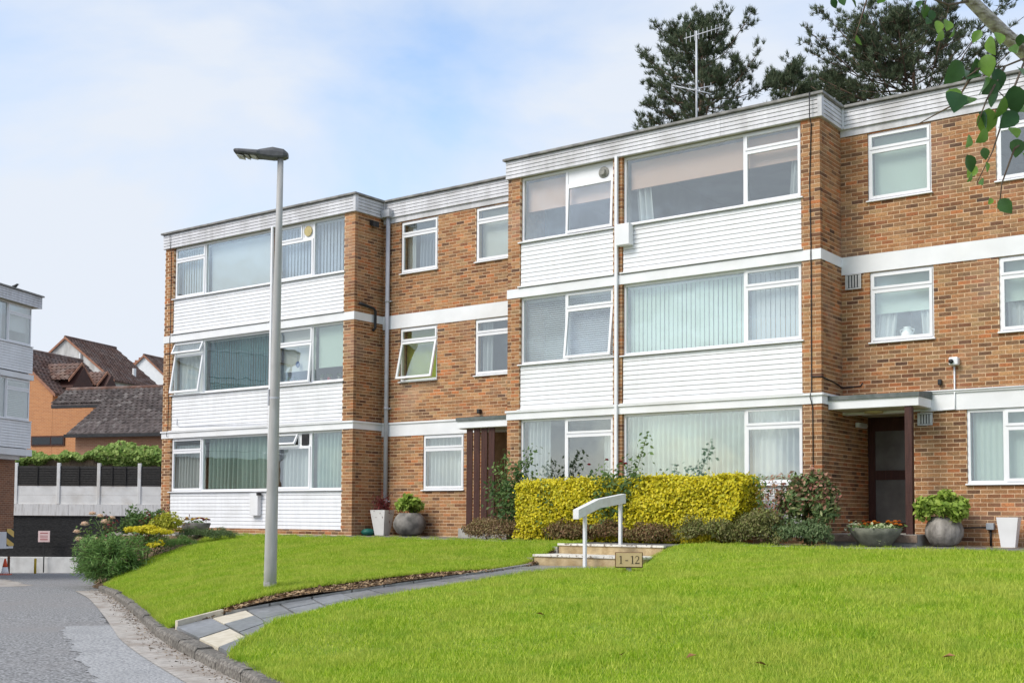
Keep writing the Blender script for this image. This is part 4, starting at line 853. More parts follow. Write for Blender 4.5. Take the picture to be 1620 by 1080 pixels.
# ---- houses beyond
M_tile1 = island_mat('brown_roof_tile', [(0, (.13, .072, .055)), (.35, (.19, .115, .09)), (.7, (.155, .10, .085)), (1, (.22, .15, .12))], .85, .3, 3.0, stain=(.26, .22, .20), sscale=1.2)
M_tile2 = island_mat('grey_brown_pantile', [(0, (.06, .05, .047)), (.4, (.105, .085, .08)), (.75, (.085, .07, .066)), (1, (.17, .15, .14))], .85, .35, 4.0, stain=(.30, .27, .26), sscale=2.5, slo=.6, shi=.8)
M_verge = mat('red_verge', (.30, .14, .09), (.38, .19, .12), 4, .85); M_render = mat('house_render', (.42, .41, .39), (.60, .59, .57), 1.6, .9, .1, stretch=(2, 2, .6)); M_whouse = mat('white_house_render', (.74, .75, .76), (.80, .80, .80), 2, .9)
def tiles(root, name, P0, along, down, nl, nd, tw, tl, m):
    """courses of single-lap tiles, joined: too small to pick apart at this distance"""
    along, down = along.normalized(), down.normalized(); nrm = along.cross(down).normalized()
    if nrm.z < 0: nrm = -nrm
    V = []; F = []; rows = int(nd / tl) + 1; cols = int(nl / tw) + 1
    for r_ in range(rows):
        for c in range(cols):
            a0 = c * tw + (tw / 2 if r_ % 2 else 0) - tw / 2; a1 = a0 + tw * 1.02; a0, a1 = max(a0, 0), min(a1, nl)
            if a1 - a0 < .02: continue
            d0, d1 = r_ * tl, min((r_ + 1) * tl + .02, nd)
            if d1 - d0 < .03: continue
            k = len(V); prof = [(0, .01), (.25, .05), (.5, .01), (.75, -.005), (1, .01)]
            for dd, lift in ((d0, .0), (d1, .035)):
                for q, h in prof: V.append(P0 + along * (a0 + (a1 - a0) * q) + down * dd + nrm * (h * tw / .3 + lift + .01))
            n_ = len(prof)
            for q, h in prof: V.append(P0 + along * (a0 + (a1 - a0) * q) + down * d1 + nrm * (h * tw / .3 + .0))
            for i in range(n_ - 1): F.append((k + i, k + i + 1, k + n_ + i + 1, k + n_ + i)); F.append((k + n_ + i, k + n_ + i + 1, k + 2 * n_ + i + 1, k + 2 * n_ + i))
    o = npmesh(name, np.array([tuple(v) for v in V]), np.array(F), m, root, True); o['kind'] = 'stuff'; return o
rD = dirv(17.2); pD = dirv(107.2)
def gable_house(label, lat, dep, za, w_, h_, L_, wallm, roofm, name='house', brick=False):
    A = GR(lat, dep) + Vector((0, 0, za)); t = thing(name, label, 'house', (A.x, A.y, -2.1)); up = Vector((0, 0, 1)); e = .25
    f_ = frame((A.x, A.y, 0), (pD.x, pD.y))        # facing us; x to the right, y along the ridge
    poly = [f_(-w_ + e, 0, -2.2), f_(w_ - e, 0, -2.2), f_(w_ - e, 0, za - h_ + h_ * e / w_ - .08), f_(0, 0, za - .08), f_(-w_ + e, 0, za - h_ + h_ * e / w_ - .08)]
    wl = build('wall', MB().prism(poly, f_.iy * L_), wallm, t)
    if brick: uvbox(wl, f_)
    rf = build('roof', MB().prism([f_(0, -.12, za - .06), f_(w_, -.12, za - h_ - .06), f_(w_, -.12, za - h_ - .01), f_(0, -.12, za - .0), f_(-w_, -.12, za - h_ - .01), f_(-w_, -.12, za - h_ - .06)], f_.iy * (L_ + .24)), roofm, t)
    for s in (1, -1):
        dn = (f_.ex * (s * w_) + up * -h_); tiles(rf, 'roof_tiles', f_(0, -.1, za), f_.iy, dn, L_ + .2, dn.length, .33, .32, roofm)
        build('verge', MB().prism([f_(0, -.15, za + .05), f_(s * w_, -.15, za - h_ + .05), f_(s * w_, -.15, za - h_ - .12), f_(0, -.15, za - .12)], f_.iy * .06), M_verge, rf)
    build('ridge', MB().tube([f_(0, -.14, za + .03), f_(0, L_ + .1, za + .03)], .11, 8), roofm if not brick else M_tile1, rf, True)
    return t, rf, f_
# orange brick house
hA, rA, fA = gable_house('orange brick house with brown tiled roof and two small dormers', -28.0, 66, 9.65, 3.25, 2.75, 6.3, M_bhouse, M_tile1, brick=True)
wn = build('window', MB().box(fA, 1.7, 3.85, -.06, .04, 4.12, 4.66), M_brown, hA)
for a, b in ((1.78, 2.95), (3.03, 3.77)): build('pane', MB().box(fA, a, b, -.075, -.061, 4.2, 4.58), M_glassd, wn)
wl2 = build('wall', MB().box(fA, 3.01, 5.6, .002, 3, -2.2, 6.3), M_bhouse, hA); uvbox(wl2, fA)
for k, (yo, sc) in enumerate(((1.1, 1.0), (4.1, .85))):          # dormers on the slope that faces right
    zb = 9.65 - 2.75 * .62; xr = 3.25 * .62; wd_ = 1.0 * sc; hd = .95 * sc; Lr = 2.6 * sc
    d_ = build('dormer', MB().prism([fA(xr - .9, yo, zb - .5), fA(xr - .9, yo + 2 * wd_, zb - .5), fA(xr - .9, yo + wd_, zb + hd * .75)], fA.ex * (1.7 * sc + .6)), M_brown, hA)
    for s in (-1, 1):
        c0 = fA(xr - 1.7, yo + wd_, zb + hd); dn = fA.iy * (s * wd_ * 1.12) + Vector((0, 0, -hd * 1.1)); tiles(d_, 'roof_tiles', c0, fA.ex, dn, Lr + .3, dn.length, .3, .28, M_tile1)
        e0 = fA(xr - 1.7 + Lr + .32, yo + wd_, zb + hd + .04); build('barge_board', MB().prism([e0, e0 + dn, e0 + dn + Vector((0, 0, -.15)), e0 + Vector((0, 0, -.15))], fA.ex * .04), M_verge, d_)
# rendered house behind
hB, rB, fB = gable_house('grey rendered gable house with long brown tiled roof behind the orange house', -31.95, 85, 13.0, 4.2, 3.25, 5.7, M_render, M_tile1)
build('flue', MB().tube([fB(1.3, -.12, 10.4), fB(1.3, -.12, 11.8)], .07, 8), M_white, hB); build('roof_vent', MB().tube([fB(3.2, 3.6, 10.4), fB(3.2, 3.6, 11.1)], .14, 8), M_white, hB)
hC, rC, fC = gable_house('white gabled house with a brick chimney behind the long brown roof', -29.4, 95, 13.07, 4.2, 3.6, 8, M_whouse, M_tile1)
ch = build('chimney', MB().box(fC, -1.75, -.95, 1.2, 2.0, 10.5, 12.9).box(fC, -1.85, -.85, 1.1, 2.1, 12.55, 12.7), M_verge, rC)
for s in (-.2, .2): build('chimney_pot', MB().lathe(fC(-1.35 + s, 1.6, 12.9), [(.11, 0), (.1, .25)], 10), M_verge, rC)
# garage with the big dark roof
G0 = GR(-20.5, 62) + Vector((0, 0, 6.94)); gt_ = thing('garage', 'brick garage with a large dark pantiled roof behind the ivy', 'garage', (G0.x, G0.y, -2.1)); fG = frame((G0.x, G0.y, 0), (pD.x, pD.y))
wlg = build('wall', MB().prism([fG(.3, 0, -2.2), fG(.3, -3.8, -2.2), fG(.3, -3.8, 4.35), fG(.3, 0, 6.75), fG(.3, 3.6, 4.35), fG(.3, 3.6, -2.2)], fG.ex * 9), brickmat('garage_brick', (.34, .17, .10), (.28, .13, .075), (.38, .26, .17)), gt_); uvbox(wlg, fG)
rg = build('roof', MB().prism([fG(0, 0, 6.9), fG(0, -4.1, 4.33), fG(0, -4.1, 4.28), fG(0, 0, 6.78), fG(0, 3.9, 4.28), fG(0, 3.9, 4.4)], fG.ex * 9.3), M_tile2, gt_)
dn = -fG.iy * 3.94 + Vector((0, 0, -2.57)); tiles(rg, 'roof_tiles', fG(0, 0, 6.94), fG.ex, dn, 9.3, dn.length + .1, .30, .30, M_tile2)
build('ridge', MB().tube([fG(-3.2, 0, 6.97), fG(9.3, 0, 6.97)], .11, 8), M_tile1, rg, True)
tiles(rg, 'roof_tiles', fG(-3.15, 0, 6.94), fG.ex, dn, 3.15, 1.55, .30, .30, M_tile2)
build('roof', MB().prism([fG(-3.15, 0, 6.9), fG(-3.15, -1.3, 6.05), fG(-3.15, -1.3, 5.95), fG(-3.15, .5, 6.5)], fG.ex * 3.14), M_tile2, gt_)
build('gutter', MB().box(fG, -.02, 9.3, -4.28, -4.12, 4.12, 4.27), M_black, rg); build('gutter', MB().box(fG, -3.0, .3, -1.47, -1.32, 5.84, 5.97), M_black, rg)
# ================================================================== LAMP, RAIL, SIGN, POTS, AERIAL
M_col = mat('galvanised_grey', (.37, .36, .34), (.46, .45, .43), 4, .5, .1, stretch=(3, 3, .3), c3=(.3, .29, .27), s3=3, k3=.4)
lb = Vector((14.814, -9.343, -.57)); lt = Vector((15.075, -9.507, 5.26)); ax_ = (lt - lb)
lp = thing('street_lamp', 'tall grey tapered street lamp with a flat black head on the lawn', 'street lamp', lb)
build('column', MB().tube([lb + ax_ * t_ - (Vector((0, 0, .15)) if t_ == 0 else Vector((0, 0, 0))) for t_ in (0, .05, .12, .2, .4, .6, .8, 1.0)], [.086, .085, .083, .080, .069, .058, .048, .040], 24), M_col, lp, True)
build('base_band', MB().tube([lb + Vector((0, 0, -.1)), lb + ax_ * .019], .0885, 24), mat('lamp_base_grey', (.22, .215, .2), (.3, .29, .27), 12, .8), lp, True)
dvr = build('access_door', MB().prism([lb + Vector((.058, -.052, .38)), lb + Vector((.078, .0, .38)), lb + Vector((.096, .012, 1.0)), lb + Vector((.066, -.05, 1.0))], (.006, -.004, 0)), M_col, lp)
tg = lb + ax_ * .445; build('strap', MB().tube([tg + Vector((0, 0, -.012)), tg + Vector((0, 0, .012))], .069, 20), M_pipe, lp); build('tag_plate', MB().box(W, tg.x - .085, tg.x - .065, tg.y - .05, tg.y + .01, tg.z - .1, tg.z + .12), M_pipe, lp)
hd = Vector((-.805, -.593, .0)).normalized(); hs = Vector((hd.y, -hd.x, 0)); hp = lt + Vector((0, 0, -.02)); M_head = mat('dark_lamp_housing', (.075, .075, .078), (.125, .125, .128), 9, .55, .1)
secs = [(-.10, .055, .035, .10), (-.05, .085, .02, .14), (.10, .10, .015, .165), (.26, .115, .03, .13), (.30, .135, .035, .115), (.55, .135, .055, .125), (.61, .115, .07, .125), (.625, .08, .085, .12)]
mb = MB(); k = 0
for s, hw, z0, z1 in secs:
    c = hp + hd * s + Vector((0, 0, .03 * max(s, 0)))
    mb.v += [tuple(c + hs * a + Vector((0, 0, z))) for a, z in ((-hw, z0 + .02), (-hw * .85, z0), (hw * .85, z0), (hw, z0 + .02), (hw, z0 * .4 + z1 * .6), (hw * .6, z1), (-hw * .6, z1), (-hw, z0 * .4 + z1 * .6))]
for i in range(len(secs) - 1):
    for j in range(8): mb.f.append((i * 8 + j, i * 8 + (j + 1) % 8, (i + 1) * 8 + (j + 1) % 8, (i + 1) * 8 + j))
mb.f += [tuple(range(8))[::-1], tuple(range(len(secs) * 8 - 8, len(secs) * 8))]
hdo = build('lamp_head', mb, M_head, lp)
for s0, s1 in ((.32, .40), (.42, .47), (.49, .58)):
    c0, c1 = hp + hd * s0 + Vector((0, 0, .044)), hp + hd * s1 + Vector((0, 0, .06))
    build('light_panel', MB().prism([c0 - hs * .09, c0 + hs * .09, c1 + hs * .09, c1 - hs * .09], (0, 0, -.014)), mat('lamp_lens', (.34, .33, .26), (.46, .45, .38), 20, .3), hdo)
# handrail
M_rail = mat('white_painted_rail', (.70, .70, .69), (.80, .80, .79), 5, .55, .1, c3=(.45, .40, .34), s3=5, k3=.4)
rl = thing('handrail', 'white painted handrail with bent top on two posts beside the steps', 'handrail', (16.2, -3.1, -.4))
build('post', MB().box(W, 16.175, 16.225, -3.70, -3.65, -.45, .47), M_rail, rl); build('post', MB().box(W, 16.175, 16.225, -2.57, -2.52, -.10, .72), M_rail, rl)
build('rail', MB().prism([(16.145, -3.95, .40), (16.145, -3.95, .555), (16.145, -3.32, .735), (16.145, -3.29, .585)], (.11, 0, 0)), M_rail, rl); build('rail', MB().prism([(16.147, -3.288, .587), (16.147, -3.318, .737), (16.147, -2.45, .845), (16.147, -2.45, .68)], (.106, 0, 0)), M_rail, rl)
# number sign
sp = Vector((18.155, -5.50, -.36)); FN = frame(sp, (_R.x, _R.y)); ns_ = thing('number_sign', 'small buff block number sign lettered 1 - 12 on a stump in the lawn', 'sign', sp)
build('stump', MB().box(FN, -.035, .035, .0, .06, -.12, .085), M_conc, ns_)
build('frame', MB().box(FN, -.20, .20, -.012, .045, .070, .295), mat('sign_edge', (.12, .07, .03), (.18, .10, .05), 9, .7), ns_, bevel=.006); bd = build('board', MB().box(FN, -.19, .185, -.022, -.0125, .085, .285), mat('buff_sign', (.50, .36, .18), (.58, .43, .24), 5, .6), ns_)
M_ink = mat('sign_ink', (.035, .025, .015), rough=.6)
def glyph(polys, x, z, s):
    mb = MB()
    for P in polys: mb.prism([FN(x + a * s, -.0245, z + b * s) for a, b in P], FN.iy * .002)
    build('numeral', mb, M_ink, bd)
one = [[(.17, 0.0), (.29, 0.0), (.29, 1.0), (.17, .98)], [(.02, 0), (.17, 0), (.17, .04), (.02, .03)], [(.29, 0), (.44, 0), (.44, .03), (.29, .04)], [(.0, .86), (.17, .90), (.17, .98), (.0, .90)]]
two = [[(.03, .0), (.56, .0), (.60, .17), (.55, .17), (.50, .11), (.14, .11), (.03, .05)]]
arc = [(.05, .74), (.10, .88), (.22, .97), (.34, .97), (.46, .88), (.50, .74), (.46, .58), (.34, .42), (.20, .24), (.05, .06)]; th = [.03, .045, .05, .05, .07, .085, .08, .06, .04, .03]
for i in range(len(arc) - 1):
    (a, b), (c, d) = arc[i], arc[i + 1]; dx, dz = c - a, d - b; l_ = math.hypot(dx, dz); nx, nz = -dz / l_, dx / l_; t0, t1 = th[i] * .6, th[i + 1] * .6
    two.append([(a + nx * t0, b + nz * t0), (a - nx * t0, b - nz * t0), (c - nx * t1, d - nz * t1), (c + nx * t1, d + nz * t1)])
S_ = .115; glyph(one, -.145, .127, S_); glyph([[(0, .36), (.34, .36), (.34, .46), (0, .46)]], -.055, .127, S_); glyph(one, .022, .127, S_); glyph(two, .082, .127, S_)
# aerial on the roof
M_alu = mat('aerial_aluminium', (.50, .51, .53), (.62, .63, .65), 9, .4)
ab = Vector((15.04, 2.5, ZC)); ae = thing('television_aerial', 'tall thin television aerial mast with two toothed booms on the flat roof', 'aerial', ab)
build('mast', MB().tube([ab, ab + Vector((0, 0, 2.9))], .022, 8), M_alu, ae, True)
def boom(z, a, b, n_, el, vert):
    A, B_ = ab + Vector((a[0], a[1], z + a[2])), ab + Vector((b[0], b[1], z + b[2])); bo_ = build('boom', MB().tube([A, B_], .012, 6), M_alu, ae, True); d = (B_ - A).normalized(); sd_ = Vector((0, 0, 1)) if vert else d.cross(Vector((0, 0, 1))).normalized()
    for i in range(n_):
        p = A.lerp(B_, (i + .5) / n_); h = el * (1 - .35 * i / n_); build('element', MB().tube([p - sd_ * h, p + sd_ * h], .006, 5), M_alu, bo_)
boom(2.80, (-.30, 0, 0), (.62, 0, .04), 9, .12, True)
boom(1.62, (-.05, 0, .0), (.30, .25, .08), 3, .1, True)
boom(1.55, (-.62, .0, .28), (.36, .0, -.12), 4, .42, False)
vp = build('roof_vent_pipe', MB().tube([(7.85, 3.0, ZC), (7.85, 3.0, ZC + .55)], .05, 10), M_pipe, SAVED)
cc = thing('security_camera', 'small white dome camera on the brick wall beside the entrance porch', 'camera', (20.9, DR, 3.16)); build('body', MB().box(W, 20.83, 20.99, DR - .14, DR - .003, 3.13, 3.27), M_upvc, cc, bevel=.02); build('lens', MB().tube([(20.88, DR - .141, 3.195), (20.88, DR - .175, 3.19)], .04, 14), M_black, cc, True)
# ================================================================== PLANTS
def leafmesh(P, Nrm, size, asp=.55, fold=.25, jit=.6, szvar=.35, tip=None):
    """one folded leaf (two triangles) per point"""
    n_ = len(P); Nn = Nrm + rng.normal(0, jit, (n_, 3)); Nn /= np.linalg.norm(Nn, axis=1, keepdims=True) + 1e-9
    T = rng.normal(0, 1, (n_, 3)) if tip is None else tip + rng.normal(0, .45, (n_, 3)); T -= Nn * (T * Nn).sum(1, keepdims=True); T /= np.linalg.norm(T, axis=1, keepdims=True) + 1e-9
    B = np.cross(Nn, T); s = size * (1 + szvar * rng.uniform(-1, 1, (n_, 1)))
    a = P - T * s * .5; b = P + T * s * .5; m_ = P - T * s * .05 + 0
    l_ = m_ + B * s * asp * .5 + Nn * s * fold * .4; r_ = m_ - B * s * asp * .5 + Nn * s * fold * .4
    V = np.stack([a, l_, b, r_], 1).reshape(-1, 3); k = np.arange(n_)[:, None] * 4
    F = np.concatenate([k + np.array([[0, 1, 2]]), k + np.array([[0, 2, 3]])], 1).reshape(-1, 3)
    return V, F
def clumps(c, r, n_, nc, spread=.28, shell=.55, flat=0):
    """points of a bushy crown: clumps on an uneven ellipsoid"""
    c = np.array(c, float); r = np.array(r, float)
    d = rng.normal(0, 1, (nc, 3)); d /= np.linalg.norm(d, axis=1, keepdims=True); d[:, 2] = np.where(d[:, 2] < -.3, -d[:, 2] * .6, d[:, 2])
    rad = shell + (1 - shell) * rng.uniform(0, 1, (nc, 1)) ** .6; cc = d * rad * (1 - spread * .6)
    i = rng.integers(0, nc, n_); off = rng.normal(0, 1, (n_, 3)); off /= np.linalg.norm(off, axis=1, keepdims=True); off *= spread * rng.uniform(.25, 1, (n_, 1)) ** .5
    q = cc[i] + off; nrm = off * .6 + d[i] * .5 + np.array([0, 0, .35])
    P = c + q * r; P[:, 2] = np.maximum(P[:, 2], c[2] - r[2] * .98)
    return P, nrm
def leafcol(name, a, b, c=None, trans=.3, rough=.55):
    cs = [(0, a), (.5, c or tuple((x + y) / 2 for x, y in zip(a, b))), (1, b)]
    return island_mat(name, cs, rough, .15, 30, .25, trans)
K_gold = island_mat('golden_leaf', [(0, (.30, .31, .012)), (.15, (.52, .47, .014)), (.5, (.66, .56, .018)), (.85, (.74, .62, .03)), (1, (.40, .42, .03))], .5, .1, 20, .3, .22)
K_rose = leafcol('rose_leaf', (.045, .10, .03), (.13, .20, .06)); K_rosel = leafcol('young_rose_leaf', (.10, .19, .045), (.20, .28, .09))
K_red = leafcol('red_leaf', (.13, .02, .022), (.24, .05, .045)); K_heath = leafcol('heather_leaf', (.20, .16, .06), (.36, .31, .13), (.28, .16, .10)); K_heathr = leafcol('russet_heather_leaf', (.24, .10, .06), (.36, .21, .12), (.20, .19, .06))
K_heathg = leafcol('green_heather_leaf', (.16, .20, .05), (.32, .36, .11), (.24, .20, .09)); K_lime = leafcol('lime_leaf', (.20, .32, .04), (.40, .50, .10)); K_jun = leafcol('juniper_leaf', (.09, .19, .05), (.25, .40, .11)); K_ivy = leafcol('ivy_leaf', (.14, .26, .04), (.44, .55, .16))
K_bright = leafcol('bright_yellow_leaf', (.60, .52, .02), (.78, .68, .06)); K_ygreen = leafcol('yellow_green_leaf', (.30, .34, .03), (.55, .52, .06)); K_mid = leafcol('mid_green_leaf', (.07, .14, .035), (.16, .25, .07)); K_photinia = leafcol('glossy_leaf', (.09, .15, .045), (.30, .30, .13), (.15, .22, .08), .2, .4)
K_pinkt = leafcol('pink_leaf_tip', (.30, .12, .09), (.46, .27, .18)); K_lav = leafcol('lavender_leaf', (.10, .17, .06), (.22, .28, .13))
M_stem = mat('woody_stem', (.09, .06, .04), (.16, .12, .08), 20, .9); M_gstem = mat('green_stem', (.10, .15, .05), (.16, .20, .07), 20, .7)
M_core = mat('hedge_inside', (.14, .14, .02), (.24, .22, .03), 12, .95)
def foliage(t, name, P, N_, size, m, **kw):
    V, F = leafmesh(P, N_, size, **kw); return npmesh(name, V, F, m, t)
def bush(name, label, cat, c, r, n_, size, m, nc=26, spread=.3, extra=(), shell=.45, stems=6, group=None, **kw):
    base = (c[0], c[1], c[2] - r[2]); t = thing(name, label, cat, base, group); P, N_ = clumps(c, r, n_, nc, spread, shell); foliage(t, 'foliage', P, N_, size, m, **kw)
    for (m2, n2, s2, lo) in extra:
        i = rng.choice(len(P), n2, replace=len(P) < n2); Q = P[i]; keep = Q[:, 2] > c[2] + lo * r[2]; Q = Q[keep] + rng.normal(0, size * .5, (keep.sum(), 3)); foliage(t, 'foliage', Q, N_[i][keep], s2, m2)
    if stems:
        mb = MB()
        for k in range(stems):
            a = random.uniform(0, 6.28); q = random.uniform(.3, .85); e = Vector((c[0] + math.cos(a) * r[0] * q, c[1] + math.sin(a) * r[1] * q, c[2] + r[2] * random.uniform(-.1, .6)))
            b0 = Vector(base) + Vector((math.cos(a) * .04, math.sin(a) * .04, -.05)); mid = b0.lerp(e, .5) + Vector((0, 0, .12 * r[2])); mb.tube([b0, mid, e], [.012, .009, .004], 5)
        build('stems', mb, M_stem, t, True)
    return t
# golden hedge
hx0, hx1, hy0, hy1, hz = 13.0, 17.85, -1.22, -.38, 1.09
hg = thing('hedge', 'clipped golden yellow hedge in front of the bay', 'hedge', (15.4, -.8, -.04))
n_ = 30000; u = rng.uniform(0, 1, n_); face = rng.choice(4, n_, p=[.50, .34, .08, .08]); P = np.zeros((n_, 3)); Nn = np.zeros((n_, 3))
X = rng.uniform(hx0, hx1, n_); Y = rng.uniform(hy0, hy1, n_); Z = rng.uniform(-.02, hz, n_)
f0 = face == 0; P[f0] = np.stack([X, np.full(n_, hy0), Z], 1)[f0]; Nn[f0] = (0, -1, .35)
f1 = face == 1; P[f1] = np.stack([X, Y, np.full(n_, hz)], 1)[f1]; Nn[f1] = (0, -.2, 1)
f2 = face == 2; P[f2] = np.stack([np.full(n_, hx0), Y, Z], 1)[f2]; Nn[f2] = (-1, 0, .35)
f3 = face == 3; P[f3] = np.stack([np.full(n_, hx1), Y, Z], 1)[f3]; Nn[f3] = (1, 0, .35)
ctr = np.array([(hx0 + hx1) / 2, (hy0 + hy1) / 2, .5])
def lump(p): return .075 * np.sin(p[:, 0] * 5.1 + 1) * np.sin(p[:, 2] * 6 + p[:, 0] * 2) + .04 * np.sin(p[:, 0] * 11 + p[:, 2] * 9)
e = (P[:, 2] / hz) ** 2
P[:, 1] += np.where(f0, lump(P) - .05 * np.sin(P[:, 2] / hz * 3.1), 0); P[:, 2] += np.where(f1, .035 * np.sin(P[:, 0] * 4) + .06 * (P[:, 0] - hx0) / (hx1 - hx0) - .02, 0)
tap = np.clip((.55 - P[:, 2]) / .55, 0, 1); P[:, 0] = np.where(f3, P[:, 0] - tap * .55, P[:, 0]); P[:, 0] = np.where(f0 & (P[:, 0] > hx1 - .6 * tap), hx1 - .6 * tap - rng.uniform(0, .3, n_), P[:, 0])
P[f1, 2] -= .10 * np.clip((np.abs(P[f1, 0] - (hx0 + hx1) / 2) - 2.15) / .28, 0, 1) ** 2
P += rng.normal(0, .028, (n_, 3)) + Nn * np.abs(rng.normal(0, .02, (n_, 1)))
foliage(hg, 'foliage', P, Nn, .06, K_gold, asp=.66, jit=.55)
ns_h = 2600; Ph = np.stack([rng.uniform(hx0, hx1 - .1, ns_h), rng.uniform(hy0 - .03, hy1, ns_h), hz + np.abs(rng.normal(0, .045, ns_h)) + .04 * np.sin(rng.uniform(0, 6, ns_h))], 1); foliage(hg, 'sprigs', Ph, np.tile([[0, -.5, .6]], (ns_h, 1)), .055, K_gold, asp=.6, jit=.6)
Ph = np.stack([rng.uniform(hx0, hx1 - .5, 1500), np.full(1500, hy0 - .05) - np.abs(rng.normal(0, .035, 1500)), rng.uniform(.25, hz, 1500)], 1); foliage(hg, 'sprigs', Ph, np.tile([[0, -1, .3]], (1500, 1)), .06, K_gold, asp=.6, jit=.6)
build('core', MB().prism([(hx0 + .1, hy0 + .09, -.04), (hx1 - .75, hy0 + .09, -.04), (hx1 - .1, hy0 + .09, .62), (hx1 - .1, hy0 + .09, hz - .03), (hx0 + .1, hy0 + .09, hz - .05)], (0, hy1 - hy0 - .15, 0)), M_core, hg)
# rose bushes: arching canes with leaves along them
def canes(name, label, base, tips, leaf, nl, m, spread=.09, cat='rose bush', flowers=0, m2=None, fcol=None, fsize=.05):
    t = thing(name, label, cat, base); mb = MB(); PP = []; NN = []
    for tp in tips:
        b0 = Vector(base) + Vector((random.uniform(-.08, .08), random.uniform(-.08, .08), -.03)); e = Vector(tp); mid = b0.lerp(e, .55) + Vector((random.uniform(-.08, .08), random.uniform(-.05, .05), .1))
        pts = [b0.lerp(mid, s) if s < 1 else mid for s in (0, .5, 1)] + [mid.lerp(e, .5) + Vector((random.uniform(-.04, .04), 0, .03)), e]; mb.tube(pts, [.011, .010, .008, .006, .004], 5)
        for k in range(nl):
            s = .25 + .75 * (k + random.random()) / nl; q = b0.lerp(mid, s / .55) if s < .55 else mid.lerp(e, (s - .55) / .45); o = rng.normal(0, spread * (1.15 - .6 * s), 3); PP.append(np.array(q) + o); NN.append(o / (np.linalg.norm(o) + 1e-6) * .5 + np.array([0, -.2, .6]))
    build('stems', mb, M_gstem, t, True); PP = np.array(PP); NN = np.array(NN); h = len(PP) // 4
    foliage(t, 'foliage', PP[h:], NN[h:], leaf, m); foliage(t, 'foliage', PP[:h], NN[:h], leaf, m2 or K_rosel)
    for k in range(flowers):
        e = Vector(tips[k % len(tips)]) + Vector((random.uniform(-.1, .1), random.uniform(-.12, .02), random.uniform(-.12, .08))); rose(t, e, fsize * random.uniform(.8, 1.2), fcol)
    return t
def rose(t, c, s, m):
    mb = MB()
    for ring, (nr, rr_, el) in enumerate(((6, 1.0, .35), (6, .95, .75), (5, .85, 1.05), (4, .75, 1.35))):
        for k in range(nr):
            a = 6.283 * k / nr + ring * .5; d = Vector((math.cos(a) * math.cos(el), math.sin(a) * math.cos(el), math.sin(el))); w_ = Vector((-math.sin(a), math.cos(a), 0)) * s * .75 * rr_; p = c + d * s * rr_
            mb.add([c, c + d * s * .6 * rr_ + w_, p + Vector((0, 0, s * .15)), c + d * s * .6 * rr_ - w_], [(0, 1, 2, 3)])
    build('flower', mb, m, t)
canes('rose_bush', 'tall leafy rose bush against the brick pier between porch and golden hedge', (12.45, -.75, -.03), [(12.15, -.8, 1.45), (12.3, -.75, 1.7), (13.05, -.8, 1.85), (12.85, -.75, 1.6), (12.6, -.8, 1.35), (11.95, -.8, 1.05), (12.9, -.9, 1.2), (12.5, -.9, 1.1), (12.75, -.85, 1.45), (12.2, -.85, 1.2)], .095, 120, K_rose, .15)
canes('rose_bush', 'rose bush growing through the middle of the golden hedge with one long cane', (15.25, -1.18, .0), [(15.95, -1.2, 1.95), (15.05, -1.25, 1.45), (14.8, -1.25, 1.3), (15.4, -1.25, 1.4), (15.7, -1.2, 1.4), (15.6, -1.3, 1.15), (15.2, -1.35, 1.1), (15.0, -1.3, .95), (15.5, -1.35, .9), (15.8, -1.25, 1.2)], .09, 105, K_rose, .15, m2=K_rosel)
fl = [o for o in COL.objects if o.name.startswith('rose_bush')][-1]; M_rred = mat('dark_red_petal', (.30, .02, .04), (.42, .04, .07), 20, .6)
for p in ((14.72, -1.27, 1.42), (15.12, -1.27, 1.5), (15.42, -1.26, 1.46), (15.55, -1.3, 1.42)): rose(fl, Vector(p), .045, M_rred)
canes('rose_bush', 'small rose shoots against the near end of the ground-floor net-curtained window', (13.75, -1.22, .0), [(13.6, -1.25, 1.1), (13.9, -1.25, 1.02), (14.1, -1.25, .9), (13.75, -1.3, .85)], .07, 40, K_rose, .12)
t = bush('photinia_shrub', 'glossy leaved shrub with pink young tips by the corner pier', 'shrub', (18.95, -.80, .62), (.58, .42, .62), 3600, .115, K_photinia, 34, .34, ((K_pinkt, 1500, .09, .0),), asp=.38)
canes('wiry_shrub', 'thin wiry reddish shrub at the end of the golden hedge before the white boards', (18.35, -.85, .0), [(18.05, -.9, 1.22), (18.3, -.9, 1.15), (18.5, -.9, 1.2), (18.2, -.9, .95), (18.6, -.9, .95), (18.45, -.95, .75)], .075, 75, K_pinkt, .13, 'shrub', m2=K_mid)
for (c, r, n2, m_, lab) in (((12.35, -1.22, .12), (.72, .3, .24), 2400, K_heath, 'low tawny heather mound at the foot of the tall rose bush'),
        ((14.35, -1.42, .12), (.55, .22, .22), 1900, K_heathr, 'russet heather mound behind the lower handrail post'), ((15.25, -1.42, .13), (.6, .22, .23), 2000, K_heathr, 'russet heather mound behind the upper handrail post'),
        ((16.15, -1.42, .11), (.55, .22, .2), 1700, K_heathr, 'russet and green heather mound under the far end of the golden hedge'), ((17.2, -1.3, .16), (.75, .30, .28), 2600, K_heathg, 'tawny green heather mound at the undercut end of the golden hedge'),
        ((18.2, -1.25, .20), (.66, .32, .34), 2700, K_heathg, 'tawny heather mound beneath the wiry shrub'), ((18.95, -1.15, .15), (.52, .32, .27), 2400, K_lav, 'fresh green heather mound beneath the glossy pink-tipped shrub')):
    bush('heather', lab, 'shrub', c, (r[0] * 1.1, r[1] * 1.15, r[2] * 1.3), int(n2 * 1.7), .055, m_, 34, .3, shell=.5, stems=0, asp=.42, tip=np.array([[0, 0, 1.0]]))
